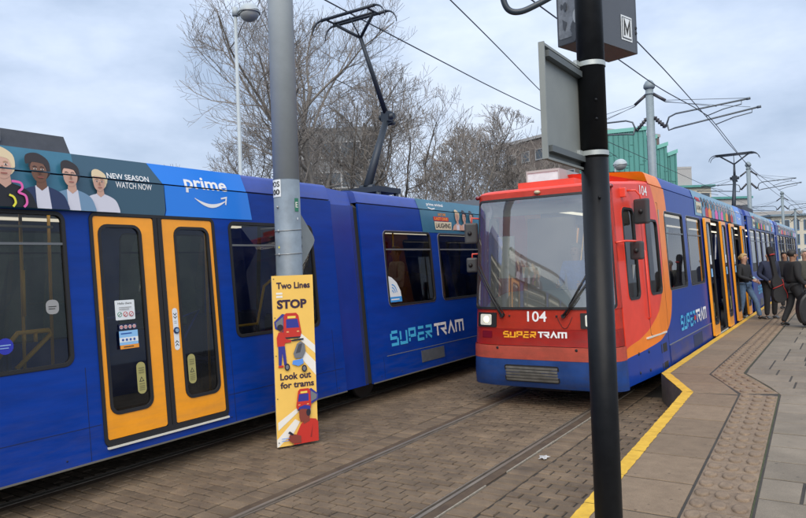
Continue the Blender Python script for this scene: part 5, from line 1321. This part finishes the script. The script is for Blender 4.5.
def bf(a, b, off=0): return Nn+e1*a+n1_*off+Vector((0, 0, b))
bm = bmesh.new(); v = [bm.verts.new(bf(a, b, o)) for o in (0, .004) for a, b in ((.0, .0), (.404, .0), (.404, .85), (0, .85))]; bm.faces.new(v[4:])
for k in range(4): bm.faces.new((v[k], v[(k+1) % 4], v[4+(k+1) % 4], v[4+k]))
fin('box_front', bm, mat('box_front_grey', (.075, .082, .095), .4, var=.1), ib)
sh = Sheet(bf, off=.006); sh.poly(rr(.275, .372, .045, .165, 0), mat('sticker_white', (.72, .76, .78), .5)); sh.poly(rr(.282, .365, .053, .157, 0), mat('box_front_grey', (.075, .082, .095), .4)); sh.poly(rr(.286, .361, .058, .152, 0), mat('sticker_white', (.72, .76, .78), .5)); sh.poly(thick_line([(.300, .068), (.300, .140), (.3235, .085), (.347, .140), (.347, .068)], .0125), mat('print_dark', (.03, .03, .025), .6)); sh.done('letter_plate', ib)
bm = bmesh.new(); p = bf(.412, .10, .0); tube(bm, [p, p+n1_*.006], .008, 8); tube(bm, [p+Vector((0, 0, .025)), p+Vector((0, 0, .025))+n1_*.006], .008, 8); fin('lock', bm, RUB, ib)
e2 = (Cc-Nn).normalized(); n2_ = Vector((e2.y, -e2.x, 0)); n2_ = n2_ if n2_.y < 0 else -n2_
def bl(a, b, off=0): return Nn+e2*a+n2_*off+Vector((0, 0, b))
sh = Sheet(bl, off=.002, step=.0004); rq = random.Random(8)
sh.poly(rr(.02, .155, .03, .8, .01), mat('poster_residue', (.20, .22, .25), .7, var=.35, scale=30))
for _ in range(16):
    cx, cz = rq.uniform(.03, .14), rq.uniform(.02, .35); n = 7; r = rq.uniform(.006, .02)
    sh.poly([(cx+r*rq.uniform(.4, 1)*cos(2*pi*k/n), cz+2.2*r*rq.uniform(.4, 1)*sin(2*pi*k/n)) for k in range(n)], mat('box_charcoal', (.062, .068, .080), .45) if rq.random() < .6 else mat('torn_paper', (.42, .45, .48), .8))
sh.done('torn_poster', ib)
bm = bmesh.new(); box(bm, QX-.03, QX+.02, QY, 3.12, 3.55, 3.6); fin('box_bracket', bm, RUB, ib)
ts = thing('traffic_sign', 'grey back of a square sign clamped to the left of the black post', 'sign', (-.94, 2.62, 2.59))
PG = mat('sign_back_grey', (.235, .255, .245), .5, var=.12, scale=4); PGD = mat('sign_rail_grey', (.10, .115, .12), .5)
bm = bmesh.new(); flat_fill(bm, rr(2.425, 2.865, 2.585, 3.02, .02)); bmesh.ops.solidify(bm, geom=bm.faces[:], thickness=.004)
bmesh.ops.transform(bm, matrix=Matrix(((0, 0, 1, -.946), (1, 0, 0, 0), (0, 1, 0, 0), (0, 0, 0, 1))), verts=bm.verts); fin('sign_plate', bm, PG, ts)
bm = bmesh.new(); box(bm, -.948, -.925, 2.418, 2.426, 2.583, 3.022); box(bm, -.948, -.93, 2.426, 2.862, 3.012, 3.022); box(bm, -.948, -.93, 2.426, 2.862, 2.583, 2.592); fin('sign_rim', bm, PG, ts)
for z in (2.985, 2.625):
    bm = bmesh.new(); box(bm, -.942, -.918, 2.45, 2.86, z-.012, z+.012); fin('sign_rail', bm, PGD, ts, bev=.003)
for z in (3.03, 2.65):
    bm = bmesh.new()
    for dz in (0,):
        ringp = [(QX+.061*cos(t), QY+.061*sin(t)) for t in [2*pi*k/32 for k in range(32)]]
        a = [bm.verts.new((x, y, z-.010)) for x, y in ringp]; b = [bm.verts.new((x, y, z+.010)) for x, y in ringp]
        for k in range(32): bm.faces.new((a[k], a[(k+1) % 32], b[(k+1) % 32], b[k])).smooth = True
    box(bm, -.945, -.93, 2.80, 2.84, z-.012, z+.012)
    fin('clamp_band', bm, mat('clamp_pale', (.42, .46, .46), .4, metal=.3), ts)

# ------------------------------------------------------------------ overhead line
MG = mat('mast_grey', (.20, .25, .28), .5, var=.1); INS = mat('insulator_brown', (.05, .05, .06), .4); GAL = mat('arm_steel', (.10, .12, .14), .5, metal=.3)
def mast(x, y, top, label, arms, k=1.0):
    m = thing('overhead_line_mast', label, 'mast', (x, y, 0), 'overhead line masts between the tracks')
    bm = bmesh.new(); tube(bm, [(x, y, -.05), (x, y, top)], [.15, .135], 24); fin('shaft', bm, MG, m)
    bm = bmesh.new(); tube(bm, [(x, y, top-.02), (x, y, top+.04), (x, y, top+.14), (x, y, top+.26), (x, y, top+.32)], [.15, .20, .19, .12, .02], 20); tube(bm, [(x, y, top-.22), (x, y, top-.16)], .155, 20); fin('finial', bm, MG, m)
    for s_, x1, za, zb in arms:
        bm = bmesh.new(); tube(bm, [(x+s_*.12, y, zb+.42), (x+s_*.50, y, zb+.02)], .055, 8); fin('insulator', bm, INS, m); bm = bmesh.new(); tube(bm, [(x+s_*.12, y, zb+1.25), (x+s_*.52, y, zb+.95)], .055, 8); fin('insulator', bm, INS, m); bm = bmesh.new()
        for i in range(5):
            c = Vector((x+s_*.16, y, zb+.38)).lerp(Vector((x+s_*.46, y, zb+.06)), i/4); tube(bm, [c-Vector((s_*.01, 0, -.01)), c+Vector((s_*.01, 0, -.01))], .085, 10)
        fin('insulator_discs', bm, INS, m)
        bm = bmesh.new(); x0 = x+s_*.5
        tube(bm, [(x0, y, zb+.02), (x0+s_*.12, y, zb+.35), (x0+s_*.35, y, zb+.44), (x1-s_*.3, y, za)], .03, 8)
        tube(bm, [(x0+s_*.05, y, zb+.12), (x0+s_*.1, y, zb-.1), (x0+s_*.3, y, zb-.05), (x1, y, za-.32)], .03, 8)
        for q, z_ in ((x1-s_*.3, za), (x1, za-.32)):
            tube(bm, [(q, y, z_), (q+s_*.12, y, z_+.01)], .045, 6); tube(bm, [(q-s_*.15, y, z_), (q-s_*.15, y, z_-.14), (q-s_*.7, y, z_-.22), (q-s_*1.25, y, z_-.38)], .018, 6)
        fin('bracket_arm', bm, GAL, m)
        bm = bmesh.new(); tube(bm, [(x+s_*.5, y, zb+.96), (x1-s_*.3, y, za+.03)], .010, 5); tube(bm, [(x+s_*.5, y, zb+.92), (x1-s_*1.2, y, za-.1)], .010, 5); tube(bm, [(x+s_*.5, y, zb+.9), (x1-s_*.2, y+.1, za-.26)], .008, 5); fin('stay_wire', bm, GAL, m)
    return m
mast(-5.70, 24.9, 8.15, 'grey mast with bracket arms behind the red tram front, nearest of the masts', [(1, -2.35, 7.28, 6.70), (-1, -9.0, 7.2, 6.70)])
mast(-5.6, 52, 8.2, 'second grey mast along the line, beyond the right tram pantograph', [(1, -2.6, 7.1, 6.6), (-1, -8.8, 7.1, 6.6)])
mast(-5.6, 80, 8.2, 'farthest grey mast with bracket arms over the end of the right tram', [(1, -2.6, 7.1, 6.6), (-1, -8.8, 7.1, 6.6)])
mast(-6.3, 112, 8.2, 'distant mast with arms close to the cream flats', [(1, -3.0, 7.1, 6.6), (-1, -9.5, 7.1, 6.6)])
WIRE = mat('overhead_copper_dark', (.03, .036, .045), .5)
def wire(label, pts, r=.011):
    # smooth the corner points with a Catmull-Rom pass
    P_ = [Vector(p) for p in pts]; o = []
    for i in range(len(P_)-1):
        a, b, c, d = P_[max(0, i-1)], P_[i], P_[i+1], P_[min(len(P_)-1, i+2)]
        for t in [k/6 for k in range(6)]:
            o.append(.5*((2*b)+(c-a)*t+(2*a-5*b+4*c-d)*t*t+(3*b-a-3*c+d)*t**3))
    o.append(P_[-1]); bm = bmesh.new(); tube(bm, o, r, 6)
    return setp(fin('overhead_wire', bm, WIRE), label, 'wire', 'overhead wires')
wire('contact wire passing over the pantograph of the left tram', [(-7.3, 2, 7.07), (-7.72, 9.35, 7.05), (-7.97, 14.5, 7.05), (-8.08, 17.2, 7.05), (-8.15, 21.2, 7.05), (-8.1, 24.9, 7.0), (-7.8, 52, 6.8), (-7.7, 110, 6.6)], .013)
wire('contact wire running behind the M box towards the right tram roof', [(-4.25, 2, 6.5), (-4.21, 10.8, 6.5), (-4.02, 14.9, 6.5), (-3.88, 18.2, 6.5), (-3.56, 21.9, 6.5), (-3.55, 24.9, 6.5), (-4.1, 40, 6.5), (-4.3, 52, 6.5), (-4.3, 80, 6.5), (-5, 112, 6.5)], .013)
wire('rightmost contact wire, leaving the right side of the M box', [(-3.25, 2, 6.5), (-3.38, 14, 6.5), (-3.43, 17.5, 6.5), (-3.62, 24.9, 6.5), (-3.78, 29.4, 6.5), (-4.0, 40, 6.5), (-3.9, 52, 6.5), (-3.9, 80, 6.5), (-4.8, 112, 6.5)], .013)
wire('slanting wire crossing the sky to the grey square sign', [(-4.3, 3.5, 6.5), (-5.27, 9.7, 6.5), (-5.74, 12.6, 6.5), (-6.4, 16.5, 6.5), (-7.55, 23.5, 6.55), (-8.3, 30, 6.6)], .011)

# ------------------------------------------------------------------ street lamps
def lamp(x, y, z, label, dirx, diry, r=.28, cr_=.06):
    l = thing('street_lamp', label, 'street lamp', (x, y, 0), 'street lamps')
    bm = bmesh.new(); tube(bm, [(x, y, -.05), (x, y, 1.6), (x, y, z)], [cr_*1.5, cr_*1.2, cr_*.8], 14); fin('lamp_column', bm, UPG, l)
    c = Vector((x+dirx*.33, y+diry*.33, z-.02)); tilt = Matrix.Rotation(.22, 4, Vector((diry, -dirx, 0)))
    bm = bmesh.new(); tube(bm, [(x, y, z-.08), (x, y, z+.12)], cr_*1.5, 12); tube(bm, [(x, y, z), c], cr_*.6, 8); fin('lamp_arm', bm, UPG, l)
    bm = bmesh.new(); ball(bm, (0, 0, 0), (r, r, r*.9), 24, 14); bmesh.ops.bisect_plane(bm, geom=bm.verts[:]+bm.edges[:]+bm.faces[:], plane_co=(0, 0, 0), plane_no=(0, 0, -1), clear_outer=True)
    bmesh.ops.transform(bm, matrix=Matrix.Translation(c) @ tilt, verts=bm.verts); fin('lamp_hood', bm, UPG, l, smooth=True)
    bm = bmesh.new(); ball(bm, (0, 0, 0), (r*.94, r*.94, r*.8), 24, 14); bmesh.ops.bisect_plane(bm, geom=bm.verts[:]+bm.edges[:]+bm.faces[:], plane_co=(0, 0, 0), plane_no=(0, 0, 1), clear_outer=True)
    bmesh.ops.transform(bm, matrix=Matrix.Translation(c) @ tilt, verts=bm.verts); fin('lamp_bowl', bm, mat('lamp_bowl_clear', (.32, .34, .34), .12, spec=.8), l, smooth=True)
    bm = bmesh.new(); tube(bm, [c+Vector((0, 0, -.015)), c+Vector((0, 0, .02))], r*1.04, 24); fin('lamp_ring', bm, mat('lamp_ring', (.30, .32, .33), .4, metal=.4), l)
lamp(-11.85, 11.25, 8.3, 'tall street lamp with a domed head left of the grey pole', .83, .55, .25, .048)
lamp(-12.75, 45.4, 8.4, 'small distant street lamp in front of the teal building', .83, .55, .45, .08)
# ------------------------------------------------------------------ bare winter trees
BARK = mat('bark_grey_brown', (.16, .145, .128), .9, var=.35, scale=6, bump=.4, bscale=20); TWIG = mat('twig_brown', (.215, .195, .178), .9, var=.3, scale=2)
def prisms(segs, n=3):
    vs, fs = [], []
    for p0, p1, ra, rb_ in segs:
        d = (p1-p0); L_ = d.length
        if L_ < 1e-6: continue
        d /= L_; a = Vector((0, 0, 1)) if abs(d.z) < .9 else Vector((1, 0, 0)); s_ = d.cross(a).normalized(); o = d.cross(s_); b = len(vs)
        for p, r in ((p0, ra), (p1, rb_)):
            for k in range(n): t = 2*pi*k/n; vs.append(tuple(p+s_*(cos(t)*r)+o*(sin(t)*r)))
        for k in range(n): fs.append((b+k, b+(k+1) % n, b+n+(k+1) % n, b+n+k))
    return vs, fs
def tree(label, x, y, h, spread, seed, kids=(6, 7, 6, 5), trunk=.28, tr_r=.2, lean=(0, 0), name='bare_tree', minr=.0045, R=6.0, droop=0.0):
    rnd = random.Random(seed); t = thing(name, label, 'tree', (x, y, 0), 'bare trees behind the left tram')
    big, fine = [], []
    def grow(p, d, L_, r, lev):
        n = (6, 6, 5, 4, 3, 3)[min(lev, 5)]; pts = [p]; rs = [r]; step = L_/n
        for i in range(n):
            j = Vector((rnd.gauss(0, 1), rnd.gauss(0, 1), rnd.gauss(0, .7)))*(.11 if lev == 0 else (.20 if lev < 2 else .24))
            q_ = Vector(((p.x-x)/R, (p.y-y)/R, (p.z-.56*h)/(.46*h)))
            if lev > 0 and q_.length > .93 and p.z > 1: return_ = True
            else: return_ = False
            if return_ and i > 0: n = i; break
            d = (d + j + Vector((0, 0, (.06 if lev < 2 else .15)-droop*(lev > 2)))).normalized(); p = p+d*step
            pts.append(p); rs.append(max(minr, r*(1-.62*(i+1)/n)))
        for i in range(n): (big if lev < 2 else fine).append((pts[i], pts[i+1], rs[i], rs[i+1]))
        if lev >= len(kids): return
        m = kids[lev]
        for k in range(m):
            u = (.30 if lev == 0 else .18) + (1-.30)*(k+rnd.random()*.9)/m; u = min(u, .99)
            q = u*n; i = min(int(q), n-1); b = pts[i].lerp(pts[i+1], q-i); dd = (pts[i+1]-pts[i]).normalized()
            ax = Vector((rnd.gauss(0, 1), rnd.gauss(0, 1), rnd.gauss(0, 1))); ax = (ax-dd*ax.dot(dd)).normalized()
            ang = RAD(rnd.uniform(28, 62) if lev else rnd.uniform(32, 68)*(1.15-.5*u))
            nd = dd*cos(ang)+ax*sin(ang)
            if lev == 0: nd = Vector((nd.x*spread, nd.y*spread, abs(nd.z)*.9+.12)).normalized()
            ln = L_*(rnd.uniform(.62, .85) if lev == 0 else rnd.uniform(.42, .68))*(1.12-.45*u)
            grow(b, nd, ln, max(minr, rs[i]*rnd.uniform(.45, .62)), lev+1)
    grow(Vector((x, y, -.1)), Vector((lean[0], lean[1], 1)).normalized(), h*.72, tr_r, 0)
    for nm, sg_, m, n in (('trunk', big, BARK, 7), ('crown', fine, TWIG, 3)):
        v, f = prisms(sg_, n); me = bpy.data.meshes.new(nm); me.from_pydata(v, [], f); me.materials.append(m); link(nm, me, t)
    return len(big)+len(fine)
tree('large spreading bare tree behind the grey pole, biggest of the row', -17.3, 20.6, 15.0, .95, 12, kids=(11, 9, 8, 5), tr_r=.20, minr=.006, R=6.4)
tree('bare tree with upright twigs just right of the left tram pantograph', -17.0, 27.6, 12.6, 1.0, 5, kids=(9, 8, 7, 5), tr_r=.15, minr=.0075, R=4.4)
tree('low wide bare tree left of the street lamp', -22.5, 19.8, 8.4, 1.5, 8, kids=(10, 8, 7, 5), tr_r=.13, minr=.007, R=5.5)
tree('second large bare tree behind the pantograph arm', -19.5, 25.5, 13.0, 1.2, 21, kids=(7, 7, 6, 5), tr_r=.17, minr=.0075, R=5.0)
tree('small bare tree directly over the front of the left tram', -17.8, 33.5, 11.2, 1.1, 31, kids=(8, 8, 7, 5), tr_r=.14, minr=.010)
tree('bushy brown tree left of the red tram roof', -18.6, 38.5, 10.4, 1.25, 33, kids=(9, 8, 7, 5), tr_r=.14, minr=.013)
tree('farther bushy bare tree in front of the brown brick block', -19.5, 46.0, 11.0, 1.3, 37, kids=(9, 8, 7, 5), tr_r=.15, minr=.015)
tree('far bare tree at the foot of the brown brick block', -22.5, 54, 10.2, 1.3, 39, kids=(9, 8, 7, 4), tr_r=.16, minr=.018)
tree('thin bare tree in front of the grey office block', -25.5, 31, 10.5, 1.2, 43, kids=(8, 8, 7, 4), tr_r=.14, minr=.011)
tree('leafless tree at the far left beyond the adverts', -34, 19, 7.2, 1.2, 47, kids=(8, 7, 6, 4), tr_r=.12, minr=.012)

# unseen dark hedge, added to darken the view through the left tram's windows
hg = thing('hedge', 'unseen dark hedge added behind the left tram to darken its windows', 'hedge', (-13.2, 16, 0))
bm = bmesh.new(); rh = random.Random(2); nu, nv = 150, 9; G = []
for i in range(nu+1):
    yy = -6+46*i/nu; row = []
    for j in range(nv+1):
        t = pi*j/nv; row.append(bm.verts.new((-13.2+.8*cos(t)+rh.uniform(-.09, .09), yy+rh.uniform(-.1, .1), 3.3*min(1, 1.25*sin(t))+rh.uniform(-.12, .12) if 0 < j < nv else -.05)))
    G.append(row)
for a, b in zip(G, G[1:]):
    for j in range(nv): bm.faces.new((a[j], b[j], b[j+1], a[j+1]))
fin('added_foliage', bm, mat('added_hedge_green', (.022, .034, .016), .9, var=.5, scale=9, bump=1, bscale=25), hg)
# ------------------------------------------------------------------ buildings beyond
GLB = mat('far_window_glass', (.06, .075, .09), .12, spec=.7)
def block(name, label, A, B, depth, z1, m, rows=0, cols=0, wz=(.3, .75), wx=(.15, .85), roofm=None, over=.0, z0=-.05, group=None, frame=None):
    """a box building whose front runs from A to B (plan), with recessed windows as parts"""
    A, B = Vector((*A, 0)), Vector((*B, 0)); L_ = (B-A).length; d = (B-A)/L_; n = Vector((d.y, -d.x, 0))
    if n.dot(-A) < 0: n = -n
    t = thing(name, label, 'building', ((A+B)/2)[:2]+(0,), group)
    def pt(a, b, o): return A+d*a+n*o+Vector((0, 0, b))
    def bx(bm, a0, a1, b0, b1, o0, o1):
        v = [bm.verts.new(pt(a, b, o)) for o in (o0, o1) for a, b in ((a0, b0), (a1, b0), (a1, b1), (a0, b1))]
        bm.faces.new(v[3::-1]); bm.faces.new(v[4:])
        for k in range(4): bm.faces.new((v[k], v[(k+1) % 4], v[4+(k+1) % 4], v[4+k]))
    bm = bmesh.new(); bx(bm, 0, L_, z0, z1, -depth, 0); bmesh.ops.recalc_face_normals(bm, faces=bm.faces); fin('wall', bm, m, t)
    bm = bmesh.new(); bx(bm, -over, L_+over, z1, z1+.35, -depth-over, over+.05); bmesh.ops.recalc_face_normals(bm, faces=bm.faces); fin('roof', bm, roofm or m, t)
    ch = (z1-1.0)/rows if rows else 0; cw = L_/cols if cols else 0
    for r in range(rows):
        for c in range(cols):
            a0, a1, b0, b1 = c*cw+cw*wx[0], c*cw+cw*wx[1], .6+r*ch+ch*wz[0], .6+r*ch+ch*wz[1]
            bm = bmesh.new()
            for q in ((a0-.09, a1+.09, b1, b1+.09), (a0-.09, a1+.09, b0-.12, b0), (a0-.09, a0, b0, b1), (a1, a1+.09, b0, b1)): bx(bm, *q, 0, .09)
            w_ = fin('window', bm, frame or mat('far_frame', (.30, .31, .32), .5), t)
            bm = bmesh.new(); f = bm.faces.new([bm.verts.new(pt(a, b, .012)) for a, b in ((a0, b0), (a1, b0), (a1, b1), (a0, b1))]); fin('pane', bm, GLB, w_)
    return t, bx, L_
GREYB = mat('office_grey', (.155, .165, .175), .8, var=.15, scale=.5); BROWN = mat('brick_brown', (.15, .125, .11), .9, var=.2, scale=.8); TEAL = mat('teal_copper', (.075, .265, .245), .6, var=.16, scale=.7, stretch=(1, 1, .25)); TEALD = mat('teal_seam', (.055, .20, .185), .6)
CREAM = mat('cream_render', (.52, .49, .41), .8, var=.08, scale=.4); CONCB = mat('pale_concrete', (.36, .36, .36), .8, var=.1)
block('office_block', 'grey office block glimpsed through the bare trees right of the grey pole', (-41.5, 44.4), (-34.3, 49.1), 12, 14.3, GREYB, 5, 5, (.3, .78), (.05, .95))
block('brick_block', 'brown brick block with a pale parapet behind the twigs and the square sign', (-35.4, 78.2), (-24.6, 73.25), 14, 16.7, BROWN, 5, 5, (.35, .7), (.25, .75), roofm=CONCB, over=.12)
# teal copper-clad hall with a stepped skyline
th_ = thing('copper_hall', 'teal copper clad hall with a stepped sawtooth skyline behind the nearest mast', 'building', (-19, 77, 0))
steps = [((-24.7, 73.3), (-18.24, 77.56), 16.04, 16.55), ((-18.2, 77.6), (-17.36, 78.16), 15.35, 15.6), ((-17.32, 78.2), (-16.41, 78.8), 14.4, 14.75), ((-16.36, 78.83), (-15.55, 79.36), 13.55, 13.9)]
for (A, B, za, zb) in steps:
    A, B = Vector((*A, 0)), Vector((*B, 0)); d = (B-A).normalized(); n = Vector((d.y, -d.x, 0)); L_ = (B-A).length
    bm = bmesh.new(); v = [bm.verts.new(p) for p in (A, B, B+Vector((0, 0, zb)), A+Vector((0, 0, za)), A-n*16, B-n*16, B-n*16+Vector((0, 0, zb)), A-n*16+Vector((0, 0, za)))]
    bm.faces.new(v[:4]); bm.faces.new(v[7:3:-1])
    for k in range(4): bm.faces.new((v[k], v[4+k], v[4+(k+1) % 4], v[(k+1) % 4]))
    bmesh.ops.recalc_face_normals(bm, faces=bm.faces); fin('wall', bm, TEAL, th_)
    bm = bmesh.new(); a = .22
    while a < L_:
        z = za+(zb-za)*a/L_; mm = Matrix.Translation(A+d*a) @ Matrix.Rotation(math.atan2(d.y, d.x), 4, 'Z'); box(bm, -.03, .03, -.10, 0, 0, z-.02, mtx=mm); a += .55
    setp(fin('standing_seams', bm, TEALD, th_), kind='stuff')
    bm = bmesh.new(); mm = Matrix.Translation(A) @ Matrix.Rotation(math.atan2(d.y, d.x), 4, 'Z')
    c = [bm.verts.new(mm @ Vector(q)) for q in ((-.05, -.16, za-.3), (L_+.08, -.16, zb-.3), (L_+.08, -.16, zb+.12), (-.05, -.16, za+.12), (-.05, .4, za-.3), (L_+.08, .4, zb-.3), (L_+.08, .4, zb+.12), (-.05, .4, za+.12))]
    for q in ((0, 1, 2, 3), (7, 6, 5, 4), (3, 2, 6, 7), (0, 4, 5, 1), (0, 3, 7, 4), (1, 5, 6, 2)): bm.faces.new([c[i] for i in q])
    fin('coping', bm, mat('copper_pale', (.15, .42, .37), .55), th_)
    rw = random.Random(int(za*10)); bm = bmesh.new()
    for _ in range(int(L_*6)):
        a, z = rw.uniform(.1, max(.2, L_-.2)), rw.uniform(7, za-1); mm2 = Matrix.Translation(A+d*a) @ Matrix.Rotation(math.atan2(d.y, d.x), 4, 'Z'); box(bm, -.2, .2, -.05, .0, z, z+.05, mtx=mm2)
    setp(fin('sheet_joints', bm, TEALD, th_), kind='stuff')
block('plant_room', 'pale box shaped rooftop block right of the teal hall', (-23.3, 116.1), (-20.9, 117.7), 6, 16.3, CONCB, 0, 0)
block('corner_block', 'cream block with a teal roof edge just right of the teal hall', (-23.5, 115.6), (-18.3, 119.0), 10, 13.2, CREAM, 4, 3, (.25, .8), (.2, .85), roofm=TEAL, over=.5)
block('low_block', 'low pale block beyond the roof of the right tram', (-18.2, 119.2), (-13.2, 123.5), 10, 11.2, CONCB, 4, 4, (.3, .75), (.15, .85), roofm=TEAL, over=.3)
block('apartment_block', 'cream flats with blue windows at the far end of the line', (-11.3, 136), (7.5, 149), 14, 8.6, CREAM, 3, 13, (.2, .85), (.28, .72), roofm=mat('roof_slate_blue', (.16, .22, .27), .6), over=.5, frame=mat('frame_blue', (.10, .20, .34), .5))
block('rear_flats', 'taller pale flats standing behind the cream flats', (-19, 158), (-8, 166), 14, 10.6, CONCB, 4, 8, (.3, .8), (.2, .8))
